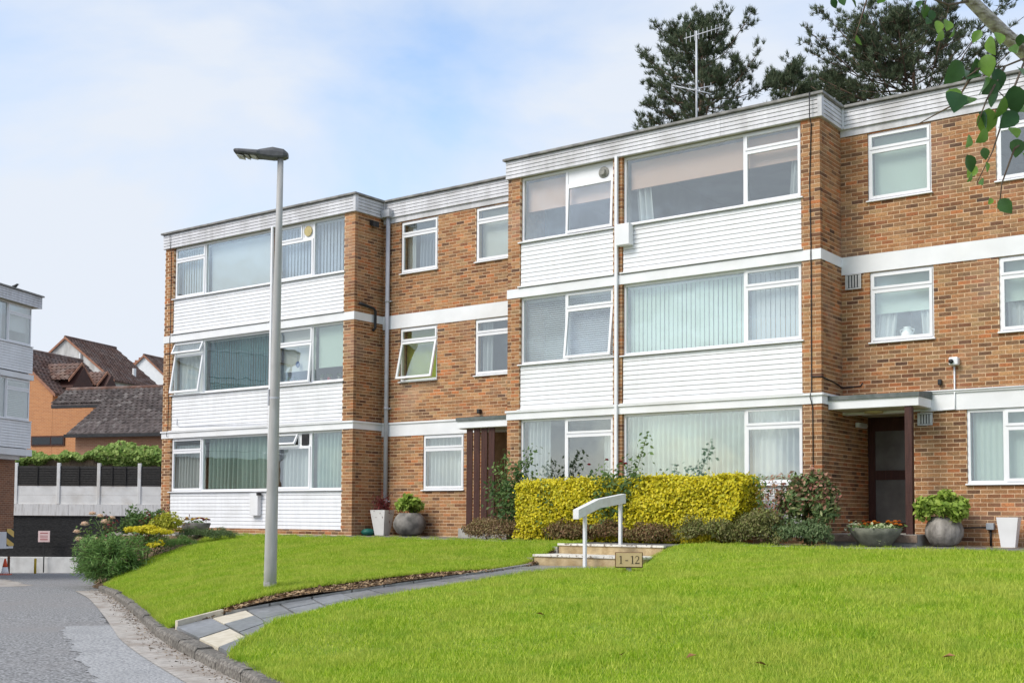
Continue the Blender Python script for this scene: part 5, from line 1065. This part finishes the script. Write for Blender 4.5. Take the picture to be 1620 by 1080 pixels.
# pots
M_wpot = mat('cream_planter', (.62, .60, .56), (.70, .68, .64), 3, .5, .05); M_wpot2 = mat('white_planter', (.74, .73, .71), (.80, .79, .77), 3, .5, .05); M_stone = mat('mottled_stone_pot', (.16, .145, .125), (.36, .33, .29), 7, .9, .5, stretch=(1.6, 1.6, .5)); M_stone2 = mat('dark_stone_pot', (.085, .08, .07), (.27, .25, .22), 4, .85, .4)
M_bowl = mat('green_stone_bowl', (.13, .135, .10), (.22, .225, .17), 7, .9, .4); M_compost = mat('compost', (.03, .022, .016), (.07, .05, .035), 30, .95)
def tapered(name, label, c, top, bot, h, m, ang):
    t = thing(name, label, 'planter', c); k = math.sqrt(2); mb = MB().lathe(c, [(bot / k * 1.0, 0), (top / k, h), (top / k - .03, h), (top / k - .05, h - .05)], 4, sq=ang + 1e-6); build('pot', mb, m, t); build('compost', MB().lathe(c, [(top / k - .055, h - .07), (top / k - .054, h - .045)], 4, sq=ang + 1e-6), M_compost, t); return t
tapered('square_planter', 'tapered cream square planter beside the grey downpipe', (7.72, .52, -.03), .42, .25, .60, M_wpot, R(8))
rp = thing('red_leaf_plant', 'dark red spiky plant in the tapered cream planter', 'plant', (7.72, .52, .53))
P = np.array([7.72, .52, .55]) + rng.normal(0, 1, (420, 3)) * np.array([.10, .10, .13]) + np.array([0, 0, .12]); foliage(rp, 'foliage', P, rng.normal(0, 1, (420, 3)), .10, K_red, asp=.16, tip=np.array([[0, 0, 1.0]])); mb = MB()
for k in range(7): mb.tube([(7.72 + .01 * k - .03, .52, .54), (7.72 + random.uniform(-.12, .12), .52 + random.uniform(-.1, .1), .85)], [.006, .003], 5)
build('stems', mb, M_stem, rp)
tapered('square_planter', 'tapered white square planter under the wide ground-floor window by the junction box', (21.87, .60, -.03), .34, .22, .50, M_wpot2, R(4))
def potball(name, label, c, prof, m):
    t = thing(name, label, 'planter', c); build('pot', MB().lathe(c, prof, 32), m, t, True); build('compost', MB().lathe(c, [(prof[-1][0] - .05, prof[-1][1] - .05), (prof[-1][0] - .05, prof[-1][1] - .03)], 20), M_compost, t); return t
potball('round_pot', 'dark mottled round stone pot against the recess wall by the downpipe', (8.56, .55, -.04), [(.16, 0), (.30, .08), (.385, .22), (.39, .32), (.33, .45), (.26, .52), (.24, .54)], M_stone2)
potball('round_pot', 'pale weathered ball-shaped stone pot next to the porch post', (20.83, .52, -.04), [(.14, 0), (.25, .07), (.315, .2), (.32, .29), (.28, .42), (.22, .50), (.21, .515)], M_stone)
def hydrangea(label, c, r, n2, s):
    t = bush('hydrangea', label, 'plant', c, r, n2, s, K_lime, 22, .32, stems=7, asp=.62); return t
hydrangea('bright green leafy hydrangea in the dark mottled pot', (8.55, .52, .60), (.37, .34, .35), 1100, .11); hydrangea('bright lime green hydrangea in the pale ball-shaped pot', (20.80, .46, .57), (.47, .42, .36), 1700, .115)
fb = thing('flower_bowl', 'wide mossy stone bowl before the porch step', 'planter', (19.92, -.3, -.04)); build('bowl', MB().lathe((19.92, -.3, -.04), [(.22, 0), (.26, .03), (.40, .2), (.45, .31), (.43, .315), (.38, .25)], 32), M_bowl, fb, True)
M_oran = mat('orange_petal', (.75, .25, .03), (.85, .42, .08), 30, .6); M_rust = mat('rust_petal', (.45, .10, .03), (.6, .2, .05), 30, .6); M_yel = mat('yellow_petal', (.80, .58, .06), (.85, .68, .15), 30, .6)
bp_ = thing('bedding_flowers', 'orange bedding flowers and pale trailing ivy in the mossy bowl', 'flowers', (19.92, -.3, .22)); K_var = leafcol('variegated_leaf', (.42, .50, .22), (.70, .72, .48))
P = np.array([19.92, -.3, .27]) + rng.normal(0, 1, (420, 3)) * np.array([.20, .16, .035]); foliage(bp_, 'foliage', P, np.tile([[0, -.3, 1.0]], (420, 1)), .06, K_mid); P = np.concatenate([np.array([x, -.42, .26]) + rng.normal(0, 1, (k, 3)) * np.array([.07, .06, .05]) for x, k in ((19.6, 90), (20.02, 90), (20.2, 50), (20.03, 60))]); P[-60:, 2] -= rng.uniform(.03, .16, 60); P[-60:, 1] -= .10; foliage(bp_, 'foliage', P, np.tile([[0, -.6, .8]], (len(P), 1)), .06, K_var)
for k in range(26): rose(bp_, Vector((19.83 + random.gauss(0, .10) if k < 15 else 20.22 + random.gauss(0, .07), -.32 + random.gauss(0, .08), .31 + random.uniform(0, .07))), .04, [M_oran, M_oran, M_rust][k % 3])
gb_ = build('green_hose_pot', MB().lathe((0, 0, 0), [(.10, 0), (.16, .05), (.17, .1), (.12, .15), (.04, .17)], 16), mat('dark_green_plastic', (.01, .09, .07), (.015, .12, .09), 9, .5), None, True); gb_.location = (7.42, .36, -.04); tag(gb_, 'small dark green plastic dome beside the tapered cream planter', 'garden dome')
# flower bed at the corner of the drive
def spray(name, label, c, r, n_br, m, leaf, cat='shrub'):
    t = thing(name, label, cat, (c[0], c[1], c[2] - r[2])); mb = MB(); PP = []; TT = []
    for k in range(n_br):
        a = random.uniform(0, 6.283); q = random.uniform(.45, 1.0); hh = random.uniform(-.75, .95); e = Vector((c[0] + r[0] * q * math.cos(a) * math.sqrt(max(.05, 1 - .7 * hh * hh)), c[1] + r[1] * q * math.sin(a) * math.sqrt(max(.05, 1 - .7 * hh * hh)), c[2] + r[2] * hh)); b0 = Vector((c[0], c[1], c[2] - r[2] * .6)); mid = b0.lerp(e, .6) + Vector((0, 0, .3 * r[2]))
        mb.tube([b0, mid, e], [.014, .008, .003], 4); d = (e - mid).normalized()
        for s in range(46):
            f = .35 + .65 * random.random(); p = b0.lerp(mid, f / .6) if f < .6 else mid.lerp(e, (f - .6) / .4); PP.append(np.array(p) + rng.normal(0, .05, 3)); TT.append(np.array(d) + rng.normal(0, .35, 3) + np.array([0, 0, -.2]))
    build('stems', mb, M_stem, t); PP = np.array(PP); PP[:, 2] = np.maximum(PP[:, 2], c[2] - r[2]); V, F = leafmesh(PP, rng.normal(0, 1, (len(PP), 3)) + np.array([0, 0, .8]), leaf, .14, .1, .3, .4, tip=np.array(TT)); npmesh('foliage', V, F, m, t); return t
spray('juniper', 'feathery dark green juniper spilling over the kerb end', (5.45, -5.3, -.55), (1.08, .9, .58), 230, K_jun, .13)
M_peach = mat('peach_petal', (.90, .66, .48), (.92, .80, .68), 25, .6)
canes('rose_bush', 'rose bush with large peach blooms at the corner of the flower bed', (4.3, -4.55, -.75), [(3.35, -4.75, .02), (3.6, -4.7, .12), (3.75, -4.6, .38), (4.05, -4.6, .34), (4.2, -4.6, .22), (4.4, -4.5, .30), (3.5, -4.75, -.18), (4.0, -4.75, -.1), (4.5, -4.6, -.1), (3.8, -4.8, -.35), (4.2, -4.8, -.4)], .085, 60, K_rose, .17, flowers=11, fcol=M_peach, fsize=.105)
bush('ground_cover', 'dark leafy ground cover under the peach rose bush', 'shrub', (4.1, -4.55, -.78), (.75, .55, .5), 1500, .09, K_rose, 30, .3, stems=3, asp=.5)
bush('tall_shrub', 'tall loose mid-green shrub at the back of the flower bed', 'shrub', (3.55, -3.1, .10), (.62, .6, .72), 1500, .09, K_mid, 30, .28, ((K_rosel, 250, .08, .3),), asp=.42)
canes('smoke_bush', 'dark red leaved shrub with upright tips among the bed shrubs', (3.45, -3.75, -.7), [(3.1, -3.85, .38), (3.3, -3.8, .3), (4.1, -3.35, .48), (4.45, -3.1, .62), (3.25, -3.9, .1), (4.75, -2.7, .36), (3.35, -3.95, -.05)], .075, 52, K_red, .10, 'shrub', m2=K_red)
bush('yellow_green_shrub', 'yellow-green upright shrub behind the yellow flowers', 'shrub', (4.55, -3.25, .14), (.50, .42, .40), 1100, .085, K_ygreen, 24, .3, asp=.4)
t = bush('yellow_flower_mound', 'flat bright yellow mound of foliage in the middle of the flower bed', 'shrub', (5.35, -4.3, -.25), (.74, .44, .40), 1100, .05, K_mid, 22, .3); P, N_ = clumps((5.35, -4.35, .05), (.80, .42, .16), 2600, 26, .28, .6); foliage(t, 'blooms', P, N_, .055, K_bright, asp=.6); P, N_ = clumps((5.8, -4.45, -.22), (.3, .2, .12), 320, 8, .3, .6); foliage(t, 'blooms', P, N_, .055, K_bright, asp=.6)
for c, r, m_, lab in (((4.95, -2.7, -.02), (.42, .5, .22), K_lav, 'soft green lavender clump next to the dark flower pot'), ((5.3, -2.35, -.03), (.55, .36, .19), K_lav, 'low grey-green lavender clump at the lawn end of the bed'), ((5.25, -3.5, -.22), (.45, .5, .22), K_jun, 'low dark green clump along the lawn edge of the bed')):
    bush('lavender', lab, 'shrub', c, r, 1500, .07, m_, 26, .3, stems=0, asp=.13, tip=np.array([[0, 0, 1.0]]))
dpz = (3.95, -1.95, -.03); dk = thing('flower_pot', 'dark low stone pot of red and yellow flowers against the white boards', 'planter', dpz); build('pot', MB().lathe(dpz, [(.2, 0), (.30, .1), (.36, .26), (.33, .27), (.3, .22)], 24), M_stone2, dk, True)
ff = thing('pot_flowers', 'red and yellow flowers in the dark low pot', 'flowers', (3.95, -1.95, .2)); P = np.array([3.95, -1.95, .24]) + rng.normal(0, 1, (200, 3)) * np.array([.15, .13, .03]); foliage(ff, 'foliage', P, np.tile([[0, 0, 1.0]], (200, 1)), .05, K_mid)
for k in range(22): rose(ff, Vector((3.95 + random.uniform(-.3, .3), -1.95 + random.uniform(-.25, .2), .29 + random.uniform(0, .06))), .045, M_yel if k % 2 else M_rred)
# ivy on the fence
iv = thing('ivy', 'long bank of bright green ivy hanging over the fence at the end of the drive', 'ivy', GR(-18, 50.6) + Vector((0, 0, 2.0)))
PP = []
xx = np.linspace(-21.0, -14.2, 300)
topz = np.interp(xx, [-21, -20.3, -19.4, -18.9, -18.2, -17.5, -16.8, -16.2, -15.6, -14.9, -14.2], [2.92, 2.96, 2.80, 3.0, 2.86, 3.22, 3.46, 3.36, 3.28, 3.10, 3.02]); botz = np.interp(xx, [-21, -20.3, -19.4, -18.9, -18.2, -17.5, -16.8, -14.2], [2.45, 2.50, 2.74, 2.66, 2.76, 2.66, 2.40, 2.50])
topz = topz + .09 * np.sin(xx * 9) * np.sin(xx * 4.1 + 1); botz = botz + .07 * np.sin(xx * 7.3)
for k in range(4200):
    i = rng.integers(0, 300); z = rng.uniform(botz[i], topz[i] + .06); th_ = .34 * math.sin(math.pi * min(1, max(0, (z - botz[i]) / (topz[i] - botz[i] + .05)))) + .06; PP.append(np.array(FX(xx[i], .85 - rng.uniform(.3, 1) * th_, z)))
PP = np.array(PP); foliage(iv, 'foliage', PP, np.tile(np.array([[-_F0.x, -_F0.y, .5]]), (len(PP), 1)),   .16, K_ivy, asp=.8, jit=.5)
mb = MB()
for a, b in ((-20.9, -17.6), (-17.8, -14.3)): mb.tube([FX(a, .95, 2.6), FX((a + b) / 2, .93, 2.95), FX(b, .95, 2.8)], .03, 6)
build('stems', mb, M_stem, iv)
# ---- grass
K_grass = None
m, t_, b = newmat('grass_blade'); n = t_.nodes; l = t_.links; b.inputs['Roughness'].default_value = .6; b.inputs['Specular IOR Level'].default_value = .2
g = n.new('ShaderNodeNewGeometry'); r = n.new('ShaderNodeValToRGB'); e = r.color_ramp.elements; e[0].color = (.17, .32, .012, 1); e[1].color = (.66, .72, .13, 1); q = e.new(.5); q.color = (.36, .50, .024, 1); l.new(g.outputs['Random Per Island'], r.inputs['Fac'])
ns = n.new('ShaderNodeTexNoise'); ns.inputs['Scale'].default_value = 1.1; ns.inputs['Detail'].default_value = 7; ns.inputs['Roughness'].default_value = .6; l.new(g.outputs['Position'], ns.inputs['Vector']); mr = n.new('ShaderNodeMapRange'); mr.inputs['From Min'].default_value = .42; mr.inputs['From Max'].default_value = .66; mr.inputs['To Max'].default_value = .6; l.new(ns.outputs['Fac'], mr.inputs['Value'])
x = n.new('ShaderNodeMixRGB'); x.inputs['Color2'].default_value = (.52, .54, .11, 1); l.new(mr.outputs['Result'], x.inputs['Fac']); l.new(r.outputs['Color'], x.inputs['Color1']); l.new(x.outputs['Color'], b.inputs['Base Color'])
n2_ = n.new('ShaderNodeTexNoise'); n2_.inputs['Scale'].default_value = 3.2; n2_.inputs['Detail'].default_value = 6; n2_.inputs['Roughness'].default_value = .65; l.new(g.outputs['Position'], n2_.inputs['Vector']); r2_ = n.new('ShaderNodeMapRange'); r2_.inputs['From Min'].default_value = .5; r2_.inputs['From Max'].default_value = .68; r2_.inputs['To Max'].default_value = .65; l.new(n2_.outputs['Fac'], r2_.inputs['Value'])
x2 = n.new('ShaderNodeMixRGB'); x2.inputs['Color2'].default_value = (.21, .39, .02, 1); l.new(r2_.outputs['Result'], x2.inputs['Fac']); l.new(x.outputs['Color'], x2.inputs['Color1']); x = x2; l.new(x.outputs['Color'], b.inputs['Base Color'])
tl = n.new('ShaderNodeBsdfTranslucent'); l.new(x.outputs['Color'], tl.inputs['Color']); ms = n.new('ShaderNodeMixShader'); ms.inputs['Fac'].default_value = .35; l.new(b.outputs['BSDF'], ms.inputs[1]); l.new(tl.outputs['BSDF'], ms.inputs[2]); l.new(ms.outputs['Shader'], n['Material Output'].inputs['Surface']); K_grass = m
def grass(label, V, F, n_):
    A, B, C_ = V[F[:, 0]], V[F[:, 1]], V[F[:, 2]]; ar = np.linalg.norm(np.cross(B - A, C_ - A), axis=1) / 2; ce = (A + B + C_) / 3; d = np.maximum((ce - np.array(CAM)) @ np.array(_F), 4); lat = np.abs((ce - np.array(CAM)) @ np.array(_R2)) / d
    w_ = ar / d ** 1.1 * np.where(lat < .47, 1, .12); w_ /= w_.sum(); i = rng.choice(len(F), n_, p=w_); r1 = np.sqrt(rng.uniform(0, 1, (n_, 1))); r2 = rng.uniform(0, 1, (n_, 1))
    P = A[i] * (1 - r1) + B[i] * (r1 * (1 - r2)) + C_[i] * (r1 * r2); a = rng.uniform(0, 6.283, n_)
    pat = .5 + .5 * np.sin(P[:, 0] * 2.3 + np.sin(P[:, 1] * 1.7) * 2) * np.sin(P[:, 1] * 2.9 + P[:, 0]); h = (rng.uniform(.022, .05, n_) + .03 * (rng.uniform(0, 1, n_) > .93)) * (.7 + .65 * pat); wd_ = rng.uniform(.0035, .0065, n_)
    side = np.stack([np.cos(a), np.sin(a), 0 * a], 1) * wd_[:, None]; ln = rng.normal(0, .45, (n_, 2)) * h[:, None]; tp = P + np.concatenate([ln, h[:, None]], 1); base = P - np.array([0, 0, .006])
    Vv = np.stack([base - side, base + side, tp], 1).reshape(-1, 3); Ff = np.arange(n_ * 3).reshape(-1, 3); o = npmesh('grass', Vv, Ff, K_grass); o['kind'] = 'stuff'; o['label'] = label; o['category'] = 'grass'; return o
grass('short mown grass on the sloping lawn around the street lamp', VL, FL, 260000); grass('short mown grass on the broad lawn around the number sign', VR, FR, 430000)
def edge_grass(label, poly, zf, n_, extra=()):
    P0 = [Vector((a, b)) for a, b in poly]; L_ = np.array([(P0[(i + 1) % len(P0)] - P0[i]).length for i in range(len(P0))]); i = rng.choice(len(P0), n_, p=L_ / L_.sum()); q = rng.uniform(0, 1, n_)
    A = np.array([tuple(p) for p in P0]); B = np.roll(A, -1, 0); xy = A[i] + (B[i] - A[i]) * q[:, None] + rng.normal(0, .022, (n_, 2))
    for (ex_, ey_, er_, en_) in extra:
        aa = rng.uniform(0, 6.283, en_); rr_ = er_ + np.abs(rng.normal(0, .04, en_)); xy = np.concatenate([xy, np.stack([ex_ + np.cos(aa) * rr_, ey_ + np.sin(aa) * rr_], 1)])
    m_ = len(xy); P = np.c_[xy, zf(xy[:, 0], xy[:, 1]) - .012]; h = rng.uniform(.03, .085, m_) * (.6 + .6 * np.sin(P[:, 0] * 6) ** 2); a = rng.uniform(0, 6.283, m_); sd_ = np.stack([np.cos(a), np.sin(a), 0 * a], 1) * .0045; tp = P + np.c_[rng.normal(0, .5, (m_, 2)) * h[:, None], h]
    o = npmesh('grass', np.stack([P - sd_, P + sd_, tp], 1).reshape(-1, 3), np.arange(m_ * 3).reshape(-1, 3), K_grass); o['kind'] = 'stuff'; o['label'] = label; o['category'] = 'grass'
edge_grass('longer uncut grass along the edges of the lawn around the street lamp', lawnL_poly, zL, 26000, ((14.82, -9.35, .09, 900),)); edge_grass('longer uncut grass along the edges of the lawn around the number sign', lawnR_poly, zR, 34000, ((18.155, -5.47, .06, 500),))
# fallen leaves on the lawn
M_dead = island_mat('dead_leaf', [(0, (.20, .09, .03)), (1, (.30, .17, .08))], .8)
for k, (x, y) in enumerate(((22.15, -12.25), (22.75, -12.2), (24.55, -11.75), (20.2, -10.6), (23.4, -12.35))):
    z = float(zR(np.array([x]), np.array([y]))[0]) + .04; a = random.uniform(0, 6.28); mb = MB(); s = .05; d = Vector((math.cos(a), math.sin(a), .2)); w_ = Vector((-d.y, d.x, .1)); o = build('fallen_leaf', mb.add([d * -s, w_ * s * .6 + Vector((0, 0, .02)), d * s, w_ * -s * .6 + Vector((0, 0, .015))], [(0, 1, 2), (0, 2, 3)]), M_dead); o.location = (x, y, z); tag(o, 'dry brown fallen leaf lying on the broad lawn', 'leaf', 'fallen leaves on the lawn')
# ---- pines behind the roof
M_bark = mat('pine_bark', (.10, .065, .045), (.19, .13, .09), 6, .95, .6); K_pine = leafcol('pine_needle', (.05, .075, .04), (.14, .165, .085), (.085, .115, .058), .12, .6)
def pine(label, base, h, crown_r, z0, n_br, seed, lean=(0, 0)):
    rs = random.Random(seed); t = thing('pine_tree', label, 'tree', base); b0 = Vector(base); top = b0 + Vector((lean[0], lean[1], h)); tr = MB(); tr.tube([b0.lerp(top, s) + Vector((rs.uniform(-.12, .12), rs.uniform(-.12, .12), 0)) * (0 < s < 1) for s in (0, .2, .4, .6, .8, .93, 1)], [.34, .28, .24, .18, .10, .05, .02], 9); build('trunk', tr, M_bark, t, True)
    br = MB(); tips = []
    for k in range(n_br):
        f = (k + rs.random()) / n_br; zz = z0 + (h - z0) * f; a = rs.uniform(0, 6.283); prof = math.sin(math.pi * (.18 + .80 * f)) ** .7; ln = crown_r * prof * rs.uniform(.55, 1.08); p0 = b0.lerp(top, zz / h); el = rs.uniform(.05, .45) + f * .5
        d = Vector((math.cos(a), math.sin(a), 0)); p1 = p0 + d * ln * .5 + Vector((0, 0, ln * .5 * math.tan(el) * .4)); p2 = p0 + d * ln + Vector((0, 0, ln * math.tan(el) * .75)); br.tube([p0, p1, p2], [.05 * (1.2 - f), .035 * (1.2 - f), .012], 5)
        for s in range(9):
            q = rs.uniform(.25, 1.0); pp = p0.lerp(p1, q / .5) if q < .5 else p1.lerp(p2, (q - .5) / .5); sd_ = Vector((-d.y, d.x, 0)) * rs.choice((-1, 1)); tw = pp + (sd_ * rs.uniform(.3, 1.0) + d * rs.uniform(.2, .8)) * (.42 * ln * (1.15 - q) + .22) + Vector((0, 0, rs.uniform(.0, .5))); br.tube([pp, tw], [.013, .006], 4)
            for v in range(5): g_ = rs.uniform(.3, 1.05); tips.append((pp.lerp(tw, g_) + Vector((rs.gauss(0, .10), rs.gauss(0, .10), rs.gauss(0, .07))), (tw - pp).normalized() * .5 + Vector((0, 0, .8))))
        for v in range(6): tips.append((p1.lerp(p2, rs.uniform(.5, 1.03)) + Vector((rs.gauss(0, .06), rs.gauss(0, .06), rs.gauss(0, .06))), d * .5 + Vector((0, 0, .8))))
    build('branches', br, M_bark, t, True)
    C0 = np.array([tuple(a) for a, _ in tips]); D = np.array([tuple(b) for _, b in tips]); nn = 20; n_ = len(C0) * nn
    P = np.repeat(C0, nn, 0); T = np.repeat(D, nn, 0) + rng.normal(0, .55, (n_, 3)); T /= np.linalg.norm(T, axis=1, keepdims=True); ln = rng.uniform(.13, .25, (n_, 1)); sd_ = np.cross(T, rng.normal(0, 1, (n_, 3))); sd_ /= np.linalg.norm(sd_, axis=1, keepdims=True); w_ = .013
    P = P + rng.normal(0, .03, (n_, 3)); V = np.stack([P - sd_ * w_, P + sd_ * w_, P + T * ln], 1).reshape(-1, 3); npmesh('crown', V, np.arange(n_ * 3).reshape(-1, 3), K_pine, t)
    return t
def gp(u, d): return GR((u - 810) / 1890 * d, d)
def pbase(u, d): p = gp(u, d); return (p.x, p.y, -1.5)
pine('open-crowned dark pine standing behind the roof by the aerial', pbase(1110, 46), 20.8, 3.25, 15.2, 62, 3)
pine('slim pine between the two big pines behind the roof', pbase(1250, 50), 20.9, 1.9, 16.4, 34, 11)
pine('small pointed pine top just above the roof corner', pbase(1312, 52), 21.2, 1.3, 17.2, 26, 21)
pine('broad dense pine standing behind the roof above the corner', pbase(1450, 44), 20.2, 4.4, 15.0, 100, 5)
# ---- garden tree leaning over the photographer
def at(u, v, d): return CAM + _F * d + _R2 * ((u - 810) / 1890.3571 * d) + _U2 * ((720.0 - v) / 1890.3571 * d)
M_birch = mat('pale_bark', (.20, .165, .13), (.66, .61, .54), 26, .85, .5, stretch=(1, 1, 3)); K_crab = leafcol('garden_tree_leaf', (.025, .075, .022), (.09, .18, .04), (.045, .11, .03), .25, .3); K_crab2 = leafcol('young_tree_leaf', (.10, .22, .03), (.22, .36, .06), None, .35, .35)
tb = at(2560, 900, 6.0); tb.z = float(zR(np.array([tb.x]), np.array([tb.y]))[0]) - .1
gtree = thing('garden_tree', 'garden tree with pale limb and hanging leafy twigs overhanging the lawn', 'tree', tb)
fork = at(2500, 470, 5.9)
build('trunk', MB().tube([tb, tb.lerp(fork, .5) + Vector((.05, 0, 0)), fork, at(2520, -100, 5.9), at(2570, -700, 6.0)], [.13, .11, .10, .07, .03], 14), M_birch, gtree, True)
limb = [fork, at(2200, 395, 5.5), at(1860, 265, 4.7), at(1660, 118, 4.3), at(1590, 55, 4.1), at(1535, 0, 4.0), at(1495, -70, 3.9), at(1440, -190, 3.8), at(1380, -330, 3.7)]
build('limb', MB().tube(limb, [.075, .06, .042, .028, .023, .020, .017, .013, .006], 12), M_birch, gtree, True)
tw = [[at(1535, 2, 4.0), at(1500, 8, 3.9), at(1478, 0, 3.85), at(1455, -25, 3.8)], [at(1690, 70, 4.2), at(1640, 85, 4.0), at(1590, 105, 3.85), at(1550, 108, 3.75), at(1525, 125, 3.7)],
      [at(1620, 100, 4.1), at(1600, 150, 3.9), at(1570, 240, 3.8), at(1545, 290, 3.75)], [at(1640, 140, 4.1), at(1610, 175, 3.9), at(1580, 145, 3.8)], [at(1590, 105, 3.85), at(1560, 160, 3.75), at(1545, 200, 3.7)], [at(1545, 108, 3.75), at(1510, 165, 3.75), at(1455, 195, 3.72)],
      [at(1660, 200, 4.0), at(1605, 235, 3.8), at(1585, 290, 3.8), at(1581, 325, 3.8)], [at(1440, -190, 3.8), at(1390, -60, 3.7), at(1362, 30, 3.7), at(1352, 62, 3.7)], [at(1380, -330, 3.7), at(1340, -90, 3.6), at(1330, -5, 3.6)], [at(1495, -70, 3.9), at(1470, -20, 3.8), at(1462, 15, 3.8)], [at(1660, 60, 4.2), at(1630, 70, 4.1), at(1600, 62, 4.05)]]
mb = MB()
for p in tw: mb.tube(p, [.0045 * (1 - .7 * i / (len(p) - 1)) for i in range(len(p))], 6)
build('twigs', mb, M_stem, gtree, True)
def bigleaf(c, s, tip, m):
    tip = Vector(tip).normalized(); nr = (Vector((rng.normal(), rng.normal(), rng.normal())) * .5 - _F * .9 + Vector((0, 0, .2))); nr = (nr - tip * nr.dot(tip)).normalized(); sd_ = tip.cross(nr); V = []; F = []
    prof = [(0, .02), (.1, .2), (.3, .36), (.55, .36), (.8, .2), (.93, .08), (1, .0)]
    for a, w_ in prof:
        q = c + tip * (a * s) - nr * (s * .18 * (a - .4) ** 2); V += [q + sd_ * (w_ * s) + nr * (w_ * s * .3), q, q - sd_ * (w_ * s) + nr * (w_ * s * .3)]
    for i in range(len(prof) - 1):
        for j in range(2): F.append((i * 3 + j, i * 3 + j + 1, i * 3 + j + 4, i * 3 + j + 3))
    o = build('leaf', MB().add(V, F), m, gtree, True); return o
leaves = [(1545, 105, 34, 1), (1560, 98, 30, 0), (1530, 128, 44, 1), (1522, 112, 36, 1), (1497, 155, 26, 0), (1512, 160, 38, 1), (1505, 150, 22, 0), (1535, 165, 30, 1), (1560, 135, 30, 1), (1575, 120, 28, 1), (1580, 140, 26, 1), (1604, 150, 36, 1), (1612, 120, 34, 1), (1590, 165, 30, 0), (1565, 185, 34, 0), (1549, 190, 30, 1), (1562, 215, 24, 0), (1535, 222, 20, 0), (1530, 255, 24, 1), (1545, 270, 18, 0), (1578, 150, 24, 1), (1610, 190, 30, 1), (1616, 170, 30, 0), (1600, 210, 22, 0), (1581, 325, 24, 1), (1570, 318, 10, 0),
          (1538, 280, 14, 0), (1552, 288, 12, 1), (1560, 262, 14, 0), (1355, 62, 15, 0), (1345, 2, 16, 1), (1330, 0, 14, 1), (1315, 4, 14, 1), (1400, 0, 14, 0), (1462, 14, 18, 1), (1475, 22, 16, 1), (1485, 40, 18, 0), (1500, 40, 20, 0), (1492, 55, 18, 0), (1510, 50, 16, 0), (1470, 35, 14, 1), (1565, 68, 26, 0), (1578, 60, 22, 0), (1552, 55, 18, 0), (1600, 80, 18, 1), (1615, 60, 16, 1), (1455, 6, 12, 1), (1365, 25, 8, 1), (1360, 40, 7, 1), (1610, 230, 26, 1), (1618, 250, 22, 0), (1556, 240, 16, 1), (1570, 100, 24, 1)]
for u, v, s, k in leaves:
    d = rng.uniform(3.65, 3.85); bigleaf(at(u, v - s * .4, d), s / 1890 * d * 1.25, Vector((rng.normal() * .5, rng.normal() * .5, -1)), K_crab if k else K_crab2)
def framed(p):
    v = p - CAM; d = v.dot(_F); return d > 0 and abs(v.dot(_R2) / d) < .45 and v.dot(_U2) / d < .395
stem_pts = [limb[i].lerp(limb[i + 1], f) for i in (2, 5, 6, 7) for f in (.1, .35, .6, .85)] + [fork.lerp(at(2570, -700, 6.0), f) for f in (.35, .5, .65, .8, .92, 1.0)] * 3
mb = MB(); lv = []
for p in stem_pts:
    for k in range(2):
        d = Vector((rng.normal(), rng.normal(), abs(rng.normal()) * .7)).normalized(); e = p + d * rng.uniform(.35, .8) + Vector((0, 0, -.08)); m_ = p.lerp(e, .55) + Vector((0, 0, .08))
        if framed(e) or framed(m_): continue
        mb.tube([p, m_, e], [.006, .004, .002], 5)
        for q in range(7):
            f = rng.uniform(.25, 1); c = p.lerp(m_, f / .55) if f < .55 else m_.lerp(e, (f - .55) / .45)
            if not framed(c + Vector((0, 0, -.1))): lv.append(c)
build('twigs', mb, M_stem, gtree, True)
for c in lv: bigleaf(c, rng.uniform(.05, .085), Vector((rng.normal() * .5, rng.normal() * .5, -1)), K_crab if rng.uniform() < .7 else K_crab2)
